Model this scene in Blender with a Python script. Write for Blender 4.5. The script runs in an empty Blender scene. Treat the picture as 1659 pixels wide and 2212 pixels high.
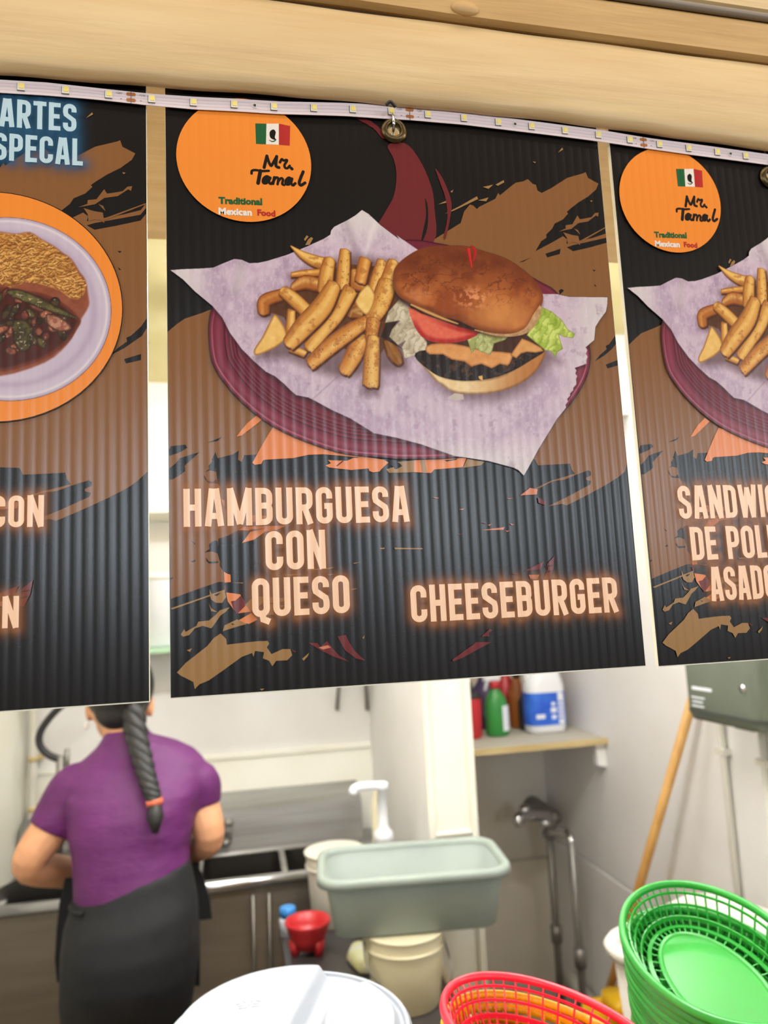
import bpy, bmesh, math, random
import numpy as np
from mathutils import Matrix, Vector
from mathutils.geometry import delaunay_2d_cdt

random.seed(4)
rng = np.random.default_rng(7)
S = bpy.context.scene
COL = S.collection
PI = math.pi

# ------------------------------------------------------------------ camera
F, CX, CY, HC = 1598.0, 829.5, 1106.0, 1.62          # focal length and centre in pixels of the 1659 x 2212 frame
up = np.array([254 - CX, -11000 - CY, F]); up /= np.linalg.norm(up)
xr = np.array([8605 - CX, 948 - CY, F]); xr -= up * xr.dot(up); xr /= np.linalg.norm(xr)
fw = np.cross(xr, -up)
RM = np.array([xr, fw, up])                           # world = RM @ (right, down, forward)
EYE = np.array([0, 0, HC])
def ray(px, py): return RM @ np.array([px - CX, py - CY, F])
def onY(px, py, Y): d = ray(px, py); return EYE + d * (Y / d[1])
def onX(px, py, X): d = ray(px, py); return EYE + d * (X / d[0])
def onZ(px, py, Z): d = ray(px, py); return EYE + d * ((Z - HC) / d[2])
def project(P):
    c = (np.asarray(P, float) - EYE) @ RM
    return np.stack([CX + F * c[..., 0] / c[..., 2], CY + F * c[..., 1] / c[..., 2]], -1)

cam = bpy.data.cameras.new('camera')
cam_o = bpy.data.objects.new('camera', cam); COL.objects.link(cam_o)
m = Matrix.Identity(4)
for i in range(3):
    m[i][0] = RM[i, 0]; m[i][1] = -RM[i, 1]; m[i][2] = -RM[i, 2]
m[2][3] = HC
cam_o.matrix_world = m
cam.sensor_fit = 'HORIZONTAL'; cam.sensor_width = 7.3; cam.lens = F / 1659 * 7.3
cam.clip_start = 0.02
cam.dof.use_dof = True; cam.dof.focus_distance = 0.52; cam.dof.aperture_fstop = 1.8
S.camera = cam_o

# ------------------------------------------------------------------ world and lights
S.view_settings.view_transform = 'Standard'; S.view_settings.look = 'None'
S.view_settings.gamma = 1.0; S.view_settings.use_curve_mapping = False
S.view_settings.exposure = 0.0
w = bpy.data.worlds.new('world'); S.world = w; w.use_nodes = True
w.node_tree.nodes['Background'].inputs[0].default_value = (0.75, 0.85, 1.0, 1)
w.node_tree.nodes['Background'].inputs[1].default_value = 0.25
def area(name, loc, target, sx, sy, power, col):
    l = bpy.data.lights.new(name, 'AREA'); l.shape = 'RECTANGLE'; l.size = sx; l.size_y = sy; l.energy = power; l.color = col
    o = bpy.data.objects.new(name, l); COL.objects.link(o); o.location = loc
    o.rotation_euler = (Vector(target) - Vector(loc)).to_track_quat('-Z', 'Y').to_euler()
    return o
WINX = (-1.5, 0.45, 2.4, 3.9)
# daylight through the shop window behind the viewer, the dining room's ceiling lamp, two added side lights, the kitchen's ceiling fixtures
for x in WINX: area('window_daylight', (x, -3.36, 2.23), (x, 0, 2.23), 0.56, 0.82, 32, (0.80, 0.90, 1.0))
area('added_left_light', (-2.3, -1.0, 2.45), (0.1, 0.5, 1.85), 1.2, 0.5, 20, (1.0, 0.87, 0.70))  # added side light for the boards, set where its reflection misses them
area('added_right_light', (3.4, -0.6, 2.45), (0.3, 0.5, 1.85), 1.2, 0.5, 40, (1.0, 0.87, 0.70))  # added opposite light, evens out the shading across the flutes
area('dining_ceiling_lamp', (0.2, 0.12, 2.66), (0.2, 0.22, 1.6), 2.2, 0.2, 9, (1.0, 0.88, 0.72))

# ------------------------------------------------------------------ materials
def lin(c):
    c = np.asarray(c, float) / 255.0
    return np.where(c <= 0.04045, c / 12.92, ((c + 0.055) / 1.055) ** 2.4)
def rgba(c, k=1.0):
    v = np.clip(lin(c) * k, 0, 0.95); return (float(v[0]), float(v[1]), float(v[2]), 1.0)
def mat(name, c, rough=0.5, metal=0.0, c2=None, scale=(20, 20, 20), detail=4.0, lo=0.35, hi=0.7, bump=0.0, bump_scale=None, bump_dist=0.001, trans=0.0, spec=0.5, coat=0.0):
    m = bpy.data.materials.new(name); m.use_nodes = True
    nt = m.node_tree; N = nt.nodes; L = nt.links; b = N['Principled BSDF']
    b.inputs['Base Color'].default_value = rgba(c); b.inputs['Roughness'].default_value = rough
    b.inputs['Metallic'].default_value = metal; b.inputs['Specular IOR Level'].default_value = spec
    if trans: b.inputs['Transmission Weight'].default_value = trans
    if coat: b.inputs['Coat Weight'].default_value = coat
    tc = N.new('ShaderNodeTexCoord')
    if c2 is not None:
        mp = N.new('ShaderNodeMapping'); mp.inputs['Scale'].default_value = scale
        no = N.new('ShaderNodeTexNoise'); no.inputs['Scale'].default_value = 1.0; no.inputs['Detail'].default_value = detail
        cr = N.new('ShaderNodeValToRGB'); cr.color_ramp.elements[0].position = lo; cr.color_ramp.elements[1].position = hi
        cr.color_ramp.elements[0].color = rgba(c); cr.color_ramp.elements[1].color = rgba(c2)
        L.new(tc.outputs['Object'], mp.inputs[0]); L.new(mp.outputs[0], no.inputs['Vector'])
        L.new(no.outputs[0], cr.inputs[0]); L.new(cr.outputs[0], b.inputs['Base Color'])
    if bump:
        mp = N.new('ShaderNodeMapping'); mp.inputs['Scale'].default_value = bump_scale or scale
        no = N.new('ShaderNodeTexNoise'); no.inputs['Scale'].default_value = 1.0; no.inputs['Detail'].default_value = 5
        bp = N.new('ShaderNodeBump'); bp.inputs['Strength'].default_value = bump; bp.inputs['Distance'].default_value = bump_dist
        L.new(tc.outputs['Object'], mp.inputs[0]); L.new(mp.outputs[0], no.inputs['Vector'])
        L.new(no.outputs[0], bp.inputs['Height']); L.new(bp.outputs[0], b.inputs['Normal'])
    return m

PRINT_K = 1.05
LAMP = 47.0            # brightness of the kitchen's fluorescent lenses
def glow_mat(name, c, k):
    m = bpy.data.materials.new(name); m.use_nodes = True; b = m.node_tree.nodes['Principled BSDF']
    b.inputs['Base Color'].default_value = (0.8, 0.8, 0.8, 1); b.inputs['Emission Color'].default_value = (*c, 1); b.inputs['Emission Strength'].default_value = k; return m
def print_mat(name, c=None, rough=0.26, alpha=False):
    """Ink on corrugated plastic: vertical flutes every 7.2 mm, a fine grain, colour fixed or from the print's own colour layer."""
    m = bpy.data.materials.new(name); m.use_nodes = True
    nt = m.node_tree; N = nt.nodes; L = nt.links; b = N['Principled BSDF']
    b.inputs['Roughness'].default_value = rough; b.inputs['Specular IOR Level'].default_value = 0.36
    if c is not None: b.inputs['Base Color'].default_value = rgba(c, PRINT_K)
    else:
        at = N.new('ShaderNodeAttribute'); at.attribute_name = 'print'
        L.new(at.outputs['Color'], b.inputs['Base Color'])
        if alpha: L.new(at.outputs['Alpha'], b.inputs['Alpha'])
    tc = N.new('ShaderNodeTexCoord'); sp = N.new('ShaderNodeSeparateXYZ'); L.new(tc.outputs['Object'], sp.inputs[0])
    k = N.new('ShaderNodeMath'); k.operation = 'MULTIPLY'; k.inputs[1].default_value = PI / 0.0072
    si = N.new('ShaderNodeMath'); si.operation = 'SINE'
    ab = N.new('ShaderNodeMath'); ab.operation = 'ABSOLUTE'
    L.new(sp.outputs['X'], k.inputs[0]); L.new(k.outputs[0], si.inputs[0]); L.new(si.outputs[0], ab.inputs[0])
    b1 = N.new('ShaderNodeBump'); b1.inputs['Strength'].default_value = 1.0; b1.inputs['Distance'].default_value = 0.00025
    L.new(ab.outputs[0], b1.inputs['Height'])
    no = N.new('ShaderNodeTexNoise'); no.inputs['Scale'].default_value = 900; no.inputs['Detail'].default_value = 2
    L.new(tc.outputs['Object'], no.inputs['Vector'])
    b2 = N.new('ShaderNodeBump'); b2.inputs['Strength'].default_value = 0.12; b2.inputs['Distance'].default_value = 0.0002
    L.new(no.outputs[0], b2.inputs['Height']); L.new(b1.outputs[0], b2.inputs['Normal']); L.new(b2.outputs[0], b.inputs['Normal'])
    return m

M = {}
M['lamp_lens'] = glow_mat('lamp_lens', (0.97, 0.985, 1.0), LAMP)
M['alcove_fill_lens'] = glow_mat('alcove_fill_lens', (0.97, 0.985, 1.0), LAMP * 1.9)  # stronger glow for the short light added to fill the alcove
M['white_wall'] = mat('white_wall', (236, 234, 233), 0.55, c2=(228, 225, 221), scale=(3, 3, 3), bump=0.15, bump_scale=(40, 40, 40))
M['cream_wall'] = mat('cream_wall', (236, 234, 223), 0.55, c2=(228, 224, 208), scale=(4, 4, 4), bump=0.2, bump_scale=(50, 50, 50))
M['grey_wall'] = mat('grey_wall', (226, 219, 205), 0.6, c2=(212, 203, 188), scale=(3, 3, 3), bump=0.2, bump_scale=(50, 50, 50))
M['kitchen_ceiling'] = mat('kitchen_ceiling', (214, 203, 150), 0.6, c2=(203, 190, 132), scale=(5, 5, 5))
M['dining_paint'] = mat('dining_paint', (132, 116, 98), 0.7)
M['beam_paint'] = mat('beam_paint', (208, 180, 132), 0.5, c2=(191, 158, 108), scale=(7, 60, 55), detail=6, lo=0.3, hi=0.78, bump=0.5, bump_scale=(8, 110, 110), bump_dist=0.002)
M['beam_paint2'] = mat('beam_paint2', (196, 158, 100), 0.5, c2=(176, 134, 78), scale=(9, 70, 60), detail=6, lo=0.3, hi=0.78, bump=0.5, bump_scale=(8, 110, 110), bump_dist=0.002)
M['crack'] = mat('crack', (70, 48, 26), 0.9)
M['conduit'] = mat('conduit', (132, 118, 100), 0.45)
M['floor'] = mat('floor', (136, 126, 114), 0.5, c2=(108, 98, 88), scale=(6, 6, 6))
M['coroplast'] = mat('coroplast', (226, 220, 200), 0.45)
M['steel'] = mat('steel', (168, 166, 162), 0.5, 0.75, c2=(146, 144, 140), scale=(2, 2, 60))
M['steel_dark'] = mat('steel_dark', (116, 112, 106), 0.4, 1.0)
M['steel_front'] = mat('steel_front', (150, 140, 127), 0.45, 0.6, c2=(134, 124, 112), scale=(3, 3, 30))
M['chrome'] = mat('chrome', (215, 215, 218), 0.2, 1.0)
M['pipe_grey'] = mat('pipe_grey', (138, 134, 128), 0.4, 0.5)
M['black_rubber'] = mat('black_rubber', (38, 38, 40), 0.5)
M['brass_dark'] = mat('brass_dark', (98, 82, 52), 0.35, 0.9, c2=(70, 58, 38), scale=(300, 300, 300))
M['skin'] = mat('skin', (214, 158, 118), 0.5, c2=(200, 142, 104), scale=(14, 14, 14))
M['shirt'] = mat('shirt', (92, 16, 92), 0.6, c2=(80, 12, 80), scale=(6, 6, 6), bump=0.6, bump_scale=(5, 5, 10), bump_dist=0.03)
M['trousers'] = mat('trousers', (13, 15, 22), 0.75, c2=(9, 11, 16), scale=(8, 8, 8), bump=0.5, bump_scale=(14, 14, 8), bump_dist=0.01)
M['apron'] = mat('apron', (14, 15, 19), 0.8)
M['hair'] = mat('hair', (20, 18, 18), 0.5, c2=(12, 11, 11), scale=(120, 120, 12), bump=0.6, bump_scale=(200, 200, 30))
M['hair_tie'] = mat('hair_tie', (196, 96, 66), 0.6)
M['eye_white'] = mat('eye_white', (230, 228, 224), 0.3)
M['pearl'] = mat('pearl', (240, 236, 228), 0.2)
M['tub_grey'] = mat('tub_grey', (144, 154, 147), 0.5, c2=(134, 144, 138), scale=(6, 6, 6))
M['pail'] = mat('pail', (226, 222, 205), 0.42)
M['pail_warm'] = mat('pail_warm', (222, 214, 182), 0.42)
M['white_plastic'] = mat('white_plastic', (232, 234, 238), 0.3)
M['lid_plastic'] = mat('lid_plastic', (160, 166, 177), 0.3)
M['bin_plastic'] = mat('bin_plastic', (228, 222, 214), 0.4)
M['red_bowl'] = mat('red_bowl', (186, 34, 40), 0.35)
M['red_basket'] = mat('red_basket', (226, 40, 62), 0.3)
M['green_basket'] = mat('green_basket', (46, 158, 56), 0.32)
M['yellow_basket'] = mat('yellow_basket', (246, 186, 20), 0.35)
M['yellow_bucket'] = mat('yellow_bucket', (232, 182, 30), 0.4)
M['table_dark'] = mat('table_dark', (66, 62, 62), 0.3)
M['wood_pale'] = mat('wood_pale', (214, 196, 168), 0.6, c2=(196, 176, 146), scale=(4, 40, 40))
M['plywood'] = mat('plywood', (206, 186, 138), 0.6, c2=(180, 156, 104), scale=(8, 8, 90))
M['shelf_top'] = mat('shelf_top', (186, 180, 164), 0.6)
M['broom_wood'] = mat('broom_wood', (216, 168, 98), 0.45, c2=(196, 144, 76), scale=(40, 40, 3))
M['bleach_label'] = mat('bleach_label', (28, 82, 196), 0.35, c2=(60, 120, 222), scale=(14, 14, 14))
M['label_white'] = mat('label_white', (226, 230, 240), 0.4)
M['green_bottle'] = mat('green_bottle', (46, 132, 58), 0.3)
M['red_bottle'] = mat('red_bottle', (186, 36, 46), 0.35)
M['purple_bottle'] = mat('purple_bottle', (70, 50, 90), 0.4)
M['amber_bottle'] = mat('amber_bottle', (150, 84, 28), 0.35)
M['dispenser'] = mat('dispenser', (104, 112, 100), 0.25, c2=(90, 98, 88), scale=(3, 3, 3))
M['dispenser_dark'] = mat('dispenser_dark', (58, 64, 60), 0.35)
M['pvc'] = mat('pvc', (216, 212, 200), 0.45)
M['packet'] = mat('packet', (226, 224, 140), 0.4, c2=(238, 238, 222), scale=(26, 26, 26))
M['packet_blue'] = mat('packet_blue', (120, 130, 200), 0.4)
M['blue_plastic'] = mat('blue_plastic', (60, 140, 214), 0.35)
M['strip'] = mat('strip', (222, 205, 206), 0.45)
M['strip_line'] = mat('strip_line', (196, 178, 178), 0.5)
M['led_case'] = mat('led_case', (228, 222, 206), 0.4)
M['led_line'] = mat('led_line', (92, 84, 74), 0.6)
M['led_yellow'] = mat('led_yellow', (248, 222, 120), 0.4)
M['copper'] = mat('copper', (188, 118, 60), 0.35, 0.3)
M['resistor'] = mat('resistor', (60, 58, 54), 0.4)
M['shoe'] = mat('shoe', (24, 24, 26), 0.5)
M['glass_green'] = mat('glass_green', (150, 180, 150), 0.2)

# ------------------------------------------------------------------ mesh helpers
def tagit(o, label=None, cat=None, group=None, kind=None):
    if label: o['label'] = label
    if cat: o['category'] = cat
    if group: o['group'] = group
    if kind: o['kind'] = kind
    return o
def thing(name, loc, label, cat, group=None):
    o = bpy.data.objects.new(name, None); o.empty_display_size = 0.02; COL.objects.link(o); o.location = [float(v) for v in loc]
    return tagit(o, label, cat, group)
def root_loc(o):
    while o.parent: o = o.parent
    return np.array(o.location)
def obj(name, parts, m, parent=None, smooth=False, label=None, cat=None, group=None, kind=None):
    """Join (verts, faces) lists given in world space into ONE mesh object, child of parent or top-level."""
    V, Fc, k = [], [], 0
    for v, f in parts:
        v = np.asarray(v, float); V.append(v); Fc += [tuple(int(i) + k for i in q) for q in f]; k += len(v)
    V = np.concatenate(V)
    if parent is not None: org = root_loc(parent)
    else: lo, hi = V.min(0), V.max(0); org = np.array([(lo[0] + hi[0]) / 2, (lo[1] + hi[1]) / 2, lo[2]])
    me = bpy.data.meshes.new(name); me.from_pydata((V - org).tolist(), [], Fc); me.update()
    if smooth: me.polygons.foreach_set('use_smooth', [True] * len(me.polygons))
    ms = m if isinstance(m, (list, tuple)) else [m]
    for q in ms: me.materials.append(M[q] if isinstance(q, str) else q)
    o = bpy.data.objects.new(name, me); COL.objects.link(o)
    if parent is not None: o.parent = parent
    else: o.location = org
    return tagit(o, label, cat, group, kind)
def box(x0, x1, y0, y1, z0, z1):
    v = [(x, y, z) for x in (x0, x1) for y in (y0, y1) for z in (z0, z1)]
    return v, [(0, 1, 3, 2), (4, 6, 7, 5), (0, 4, 5, 1), (2, 3, 7, 6), (0, 2, 6, 4), (1, 5, 7, 3)]
def xf(part, rot=0, loc=(0, 0, 0), M3=None):
    v = np.asarray(part[0], float)
    if M3 is None: c, s = math.cos(rot), math.sin(rot); M3 = np.array([[c, -s, 0], [s, c, 0], [0, 0, 1]])
    return v @ np.asarray(M3).T + np.asarray(loc), part[1]
def loft(rings, cap=True, closed=True):
    n = len(rings[0]); v = np.concatenate([np.asarray(r, float) for r in rings]); f = []
    for i in range(len(rings) - 1):
        for j in range(n if closed else n - 1):
            a, b = i * n + j, i * n + (j + 1) % n; f.append((a, b, b + n, a + n))
    if cap and closed: f.append(tuple(range(n - 1, -1, -1))); f.append(tuple(range((len(rings) - 1) * n, len(rings) * n)))
    return v, f
def lathe(profile, c, n=28, sx=1.0, sy=1.0):
    rings = [[(c[0] + sx * r * math.cos(2 * PI * j / n), c[1] + sy * r * math.sin(2 * PI * j / n), c[2] + z) for j in range(n)] for r, z in profile]
    return loft(rings)
def tube(path, r, n=10, cap=True):
    P = [np.asarray(p, float) for p in path]; R_ = r if hasattr(r, '__len__') else [r] * len(P)
    rings = []; u = None
    for i, p in enumerate(P):
        t = P[min(i + 1, len(P) - 1)] - P[max(i - 1, 0)]; t /= (np.linalg.norm(t) + 1e-12)
        if u is None:
            u = np.cross(t, [0, 0, 1.0] if abs(t[2]) < 0.9 else [1.0, 0, 0])
        u = u - t * u.dot(t); u /= np.linalg.norm(u); v = np.cross(t, u)
        rings.append([p + R_[i] * (math.cos(2 * PI * j / n) * u + math.sin(2 * PI * j / n) * v) for j in range(n)])
    return loft(rings, cap)
def smooth_path(P, k=6):
    P = [np.asarray(p, float) for p in P]; out = []
    for i in range(len(P) - 1):
        p0, p1, p2, p3 = P[max(i - 1, 0)], P[i], P[i + 1], P[min(i + 2, len(P) - 1)]
        for j in range(k):
            t = j / k
            out.append(0.5 * (2 * p1 + (p2 - p0) * t + (2 * p0 - 5 * p1 + 4 * p2 - p3) * t * t + (3 * p1 - p0 - 3 * p2 + p3) * t ** 3))
    out.append(P[-1]); return out
def ellipsoid(c, r, n=16, k=10):
    rings = []
    for i in range(k + 1):
        a = -PI / 2 + PI * i / k; q = max(math.cos(a), 0.02)
        rings.append([(c[0] + r[0] * q * math.cos(2 * PI * j / n), c[1] + r[1] * q * math.sin(2 * PI * j / n), c[2] + r[2] * math.sin(a)) for j in range(n)])
    return loft(rings)
def rrect(w, d, r, n=6):
    """outline of a rounded rectangle centred on 0"""
    out = []
    for cx, cy, a0 in ((w/2 - r, d/2 - r, 0), (-w/2 + r, d/2 - r, PI/2), (-w/2 + r, -d/2 + r, PI), (w/2 - r, -d/2 + r, 1.5*PI)):
        for j in range(n + 1): a = a0 + PI/2 * j / n; out.append((cx + r * math.cos(a), cy + r * math.sin(a)))
    return out
def ring_rr(w, d, r, z, n=6): return [(x, y, z) for x, y in rrect(w, d, r, n)]
def rbox(x0, x1, y0, y1, z0, z1, r=0.004):
    w, d, h = x1 - x0, y1 - y0, z1 - z0; rr = min(r, w/2.01, d/2.01, h/2.01); c = ((x0+x1)/2, (y0+y1)/2)
    R = [ring_rr(w - 2*rr, d - 2*rr, 0.0005 + rr*0.2, z0, 3), ring_rr(w - rr*0.6, d - rr*0.6, rr*0.85, z0 + rr*0.3, 3), ring_rr(w, d, rr, z0 + rr, 3), ring_rr(w, d, rr, z1 - rr, 3), ring_rr(w - rr*0.6, d - rr*0.6, rr*0.85, z1 - rr*0.3, 3), ring_rr(w - 2*rr, d - 2*rr, 0.0005 + rr*0.2, z1, 3)]
    v, f = loft(R); return v + np.array([c[0], c[1], 0]), f
def remesh(o, voxel, smooth=2):
    md = o.modifiers.new('r', 'REMESH'); md.mode = 'VOXEL'; md.voxel_size = voxel
    sm = o.modifiers.new('s', 'SMOOTH'); sm.factor = 0.5; sm.iterations = smooth
    dg = bpy.context.evaluated_depsgraph_get(); me = bpy.data.meshes.new_from_object(o.evaluated_get(dg))
    o.modifiers.clear(); o.data = me; me.polygons.foreach_set('use_smooth', [True] * len(me.polygons)); return o

# ------------------------------------------------------------------ the setting
def struct(name, parts, m, parent=None, smooth=False): return obj(name, parts, m, parent, smooth, kind=None if parent else 'structure')
YP = 0.50                       # the plane of the hanging menu boards
BW, AW, RX, LX, CEIL = 2.72, 3.05, 1.27, -0.68, 2.48   # back wall, alcove wall, right wall, left wall, ceiling
PX0, PX1, PY0 = 0.474, 0.594, 1.91                     # the stub wall between sink and alcove
struct('floor', [box(-3.0, 4.5, -3.5, 3.3, -0.05, 0)], 'floor')
struct('ceiling', [box(LX - 0.1, RX + 0.1, 0.70, 3.2, CEIL, CEIL + 0.05)], 'kitchen_ceiling')
struct('wall_back', [box(LX - 0.1, PX0, BW, BW + 0.1, 1.146, CEIL)], 'white_wall')
struct('trim_1', [box(LX, PX0, BW - 0.012, BW + 0.1, 0, 1.135)], 'cream_wall')            # lower splash panel
struct('trim_2', [rbox(LX, PX0, BW - 0.018, BW, 1.132, 1.150, 0.003)], 'cream_wall')      # strip over the panel seam
struct('wall_left', [box(LX - 0.1, LX, 0.73, BW, 0, CEIL)], 'cream_wall')
struct('wall_right', [box(RX, RX + 0.1, 0.5, AW, 0.665, CEIL), box(RX - 0.004, RX + 0.1, 0.5, AW, 0, 0.655), box(RX + 0.008, RX + 0.1, 0.5, AW, 0.65, 0.67)], 'white_wall')
struct('wall_alcove', [box(PX1, RX + 0.1, AW, AW + 0.1, 0.58, CEIL), box(PX1, RX + 0.1, AW - 0.006, AW + 0.1, 0, 0.57), box(PX1, RX, AW + 0.01, AW + 0.1, 0.55, 0.6)], 'grey_wall')
struct('wall_partition', [box(PX0, PX1, PY0, AW, 0, CEIL)], 'white_wall')
struct('trim_3', [box(PX0 - 0.003, PX1 + 0.004, PY0 - 0.012, PY0, 0, CEIL)] + [rbox(x, x + 0.018, PY0 - 0.024, PY0 - 0.010, 0.0, CEIL, 0.004) for x in (PX0 - 0.006, PX1 - 0.014)] + [rbox(PX0 + 0.012, PX1 - 0.014, PY0 - 0.022, PY0 - 0.010, 1.046, 1.056, 0.003)], 'cream_wall')
struct('trim_4', [box(PX1, RX, 2.13, 2.25, 2.21, CEIL)], 'white_wall')                     # lintel over the alcove
# the pass-through wall: header above, sill wall below
struct('wall_front', [box(-2.4, 3.2, 0.506, 0.73, 2.0, 2.9), box(-2.4, 3.2, 0.36, 0.60, 0, 0.99), box(-2.4, LX, 0.506, 0.73, 0.99, 2.0), box(RX, 3.2, 0.506, 0.73, 0.99, 2.0)], 'beam_paint')
YB = 0.488
YBB = 0.4958
zbp = np.array([onY(*p, YBB) for p in ((-120,157),(0,164),(160,175),(320,187),(600,208),(850,228),(1100,253),(1290,276),(1480,301),(1659,327),(1800,349))])
zc0 = onY(640, 4, YB)[2]; zc1 = onY(1659, 138, YB)[2]
def zlin(z0, xa, z1, xb, x): return z0 + (z1 - z0) * (x - xa) / (xb - xa)
xc, xd = onY(640, 4, YB)[0], onY(1659, 138, YB)[0]
rings = []
for x in np.linspace(-1.3, 1.9, 260):
    zb = np.interp(x, zbp[:, 0], zbp[:, 2]) + 0.0003 * math.sin(x * 31) + 0.0004 * math.sin(x * 83); zc = zlin(zc0, xc, zc1, xd, x) + 0.0004 * math.sin(x * 47)
    rings.append([(x, YBB, zb), (x, YBB - 0.003, zb + 0.0006), (x, YB + 0.0025, zb + 0.0022), (x, YB + 0.0006, zb + 0.0050), (x, YB, zb + 0.010), (x, YB, zc - 0.002), (x, YB + 0.002, zc), (x, YBB, zc)])
struct('trim_5', [loft(rings)], 'beam_paint', smooth=True)          # cream header board
def zc(x): return zlin(zc0, xc, zc1, xd, x)
struct('trim_6', [loft([[(x, YB + 0.0035, zc(x) - 0.002), (x, 0.4985, zc(x) - 0.002), (x, 0.4985, zc(x) + 0.004), (x, YB + 0.0035, zc(x) + 0.004)] for x in (-1.3, 1.9)])], 'crack')
rings = []
for x in np.linspace(-1.3, 1.9, 90):
    z = zc(x) + 0.0016 + 0.0012 * max(0, math.sin(x * 19) * math.sin(x * 7.3 + 1)); zt = zc(x) + 0.034
    rings.append([(x, 0.4985, z), (x, YB + 0.001, z), (x, YB - 0.004, z + 0.002), (x, YB - 0.006, zt - 0.003), (x, YB - 0.004, zt), (x, 0.4985, zt)])
struct('trim_7', [loft(rings)], 'beam_paint2')
def zz_(x): return zc(x) + 0.0375
struct('trim_8', [tube([(x, YB - 0.006, zz_(x)) for x in np.linspace(-1.3, 1.9, 20)], 0.0034, 10)], 'conduit', smooth=True)
struct('trim_9', [loft([[(x, 0.4985, zz_(x) + 0.002), (x, YB - 0.004, zz_(x) + 0.002), (x, YB - 0.009, zz_(x) + 0.005), (x, YB - 0.009, 2.66), (x, 0.4985, 2.66)] for x in (-1.3, 1.9)])], 'beam_paint')
# a filler lump in the joint
lp = onY(1000, 18, YB)
struct('trim_10', [ellipsoid((lp[0], YB - 0.004, lp[2] - 0.004), (0.012, 0.0035, 0.006), 12, 8)], 'beam_paint2', smooth=True)
# dining room behind the viewer
struct('ceiling_dining', [box(-3.0, 4.5, -3.5, 0.6, 2.70, 2.75)], 'dining_paint')
struct('wall_dining_left', [box(-3.1, -3.0, -3.5, 0.7, 0, 2.7)], 'dining_paint')
struct('wall_dining_right', [box(4.5, 4.6, -3.5, 0.7, 0, 2.7)], 'dining_paint')
struct('wall_dining_back', [box(-3.0, 4.5, -3.5, -3.4, 0, 1.78), box(-3.0, 4.5, -3.5, -3.4, 2.68, 2.7)] + [box(a, b, -3.5, -3.4, 1.78, 2.68) for a, b in zip([-3.0] + [x + 0.3 for x in WINX], [x - 0.3 for x in WINX] + [4.5])], 'dining_paint')
for i, x in enumerate(WINX):
    win = struct('window_%d' % (i + 1), [box(x - 0.3, x + 0.3, -3.47, -3.46, 1.78, 2.68)], 'glass_green')
    struct('window_frame', [box(x - 0.3, x - 0.28, -3.46, -3.40, 1.78, 2.68), box(x + 0.28, x + 0.3, -3.46, -3.40, 1.78, 2.68)], 'dining_paint', win)
struct('wall_side_left', [box(-3.0, -2.4, 0.5, 0.6, 0, 2.7)], 'dining_paint')
struct('wall_side_right', [box(3.2, 4.5, 0.5, 0.6, 0, 2.7)], 'dining_paint')
cnt = struct('trim_11', [rbox(LX + 0.005, RX - 0.005, 0.36, 0.985, 1.0, 1.04, 0.006)], 'wood_pale')     # pass-through counter

# ------------------------------------------------------------------ menu boards: print helpers
W2 = 0.333
X2 = -0.0407; X1 = -0.0535 - W2; X3 = 0.3025
PANELS = {1: (X1, X1 + W2), 2: (X2, X2 + W2), 3: (X3, X3 + W2)}
ZB = {1: 1.5690, 2: 1.5700, 3: 1.5690}; ZT = 2.012
def P(x, y): q = onY(x, y, YP); return (q[0], q[2])
def zoomer(x0, y0, s, t=None): t = t or s; return lambda pts: [(x0 + x * s, y0 + y * t) for x, y in pts]
Z1 = zoomer(0, 0, 0.5003); Z2 = zoomer(830, 0, 0.4997); Z3 = zoomer(340, 440, 0.3255); Z4 = zoomer(800, 440, 0.36166)
Z5 = zoomer(340, 980, 0.33755); Z6 = zoomer(840, 980, 0.36166); Z7 = zoomer(0, 160, 0.2441); Z8 = zoomer(0, 680, 0.3978)
ZR = zoomer(1270, 260, 0.28938); ZS = zoomer(1330, 860, 0.27125)
def plane(pts): return [P(*p) for p in pts]
def smooth_poly(pts, k=4):
    pts = [tuple(q) for q in pts]; P_ = np.asarray(pts, float); n = len(P_); out = []
    for i in range(n):
        p0, p1, p2, p3 = P_[i - 1], P_[i], P_[(i + 1) % n], P_[(i + 2) % n]
        for j in range(k):
            t = j / k; out.append(0.5 * (2*p1 + (p2 - p0)*t + (2*p0 - 5*p1 + 4*p2 - p3)*t*t + (3*p1 - p0 - 3*p2 + p3)*t**3))
    return out
STEP = 0.00006
def fill2d(polys):
    """triangles of the union of outlines (X, Z)"""
    V, Fc, E = [], [], []
    for p in polys:
        if sum(p[i - 1][0] * p[i][1] - p[i][0] * p[i - 1][1] for i in range(len(p))) < 0: p = p[::-1]
        k = len(V); V += [Vector((float(q[0]) * 1000, float(q[1]) * 1000)) for q in p]; Fc.append(list(range(k, k + len(p))))
    v, e, f, _a, _b, src = delaunay_2d_cdt(V, E, Fc, 1, 1e-4)
    out = []
    for t, sf in zip(f, src):
        if not sf: continue
        a, b, c = (v[i] for i in t[:3]); ar = (b - a).cross(c - a)
        if abs(ar) < 1e-7: continue
        out.append(tuple(t) if ar > 0 else tuple(t[::-1]))
    return [(q.x / 1000, q.y / 1000) for q in v], out
def flat(pts, layer, n=None): return flats([pts], layer)
def flats(polys, layer):
    """a printed shape: outlines of points (X, Z) in the board's plane"""
    y = YP - 0.0002 - STEP * layer
    v, f = fill2d(polys)
    return ([(x, y, z) for x, z in v], f) if f else None
def clamp(pts, k, dx=0, dz=0, e=0.0004):
    x0, x1 = PANELS[k]; return [(min(max(x + dx, x0 + e), x1 - e), min(max(z + dz, ZB[k] + e), ZT - e)) for x, z in pts]

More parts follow.
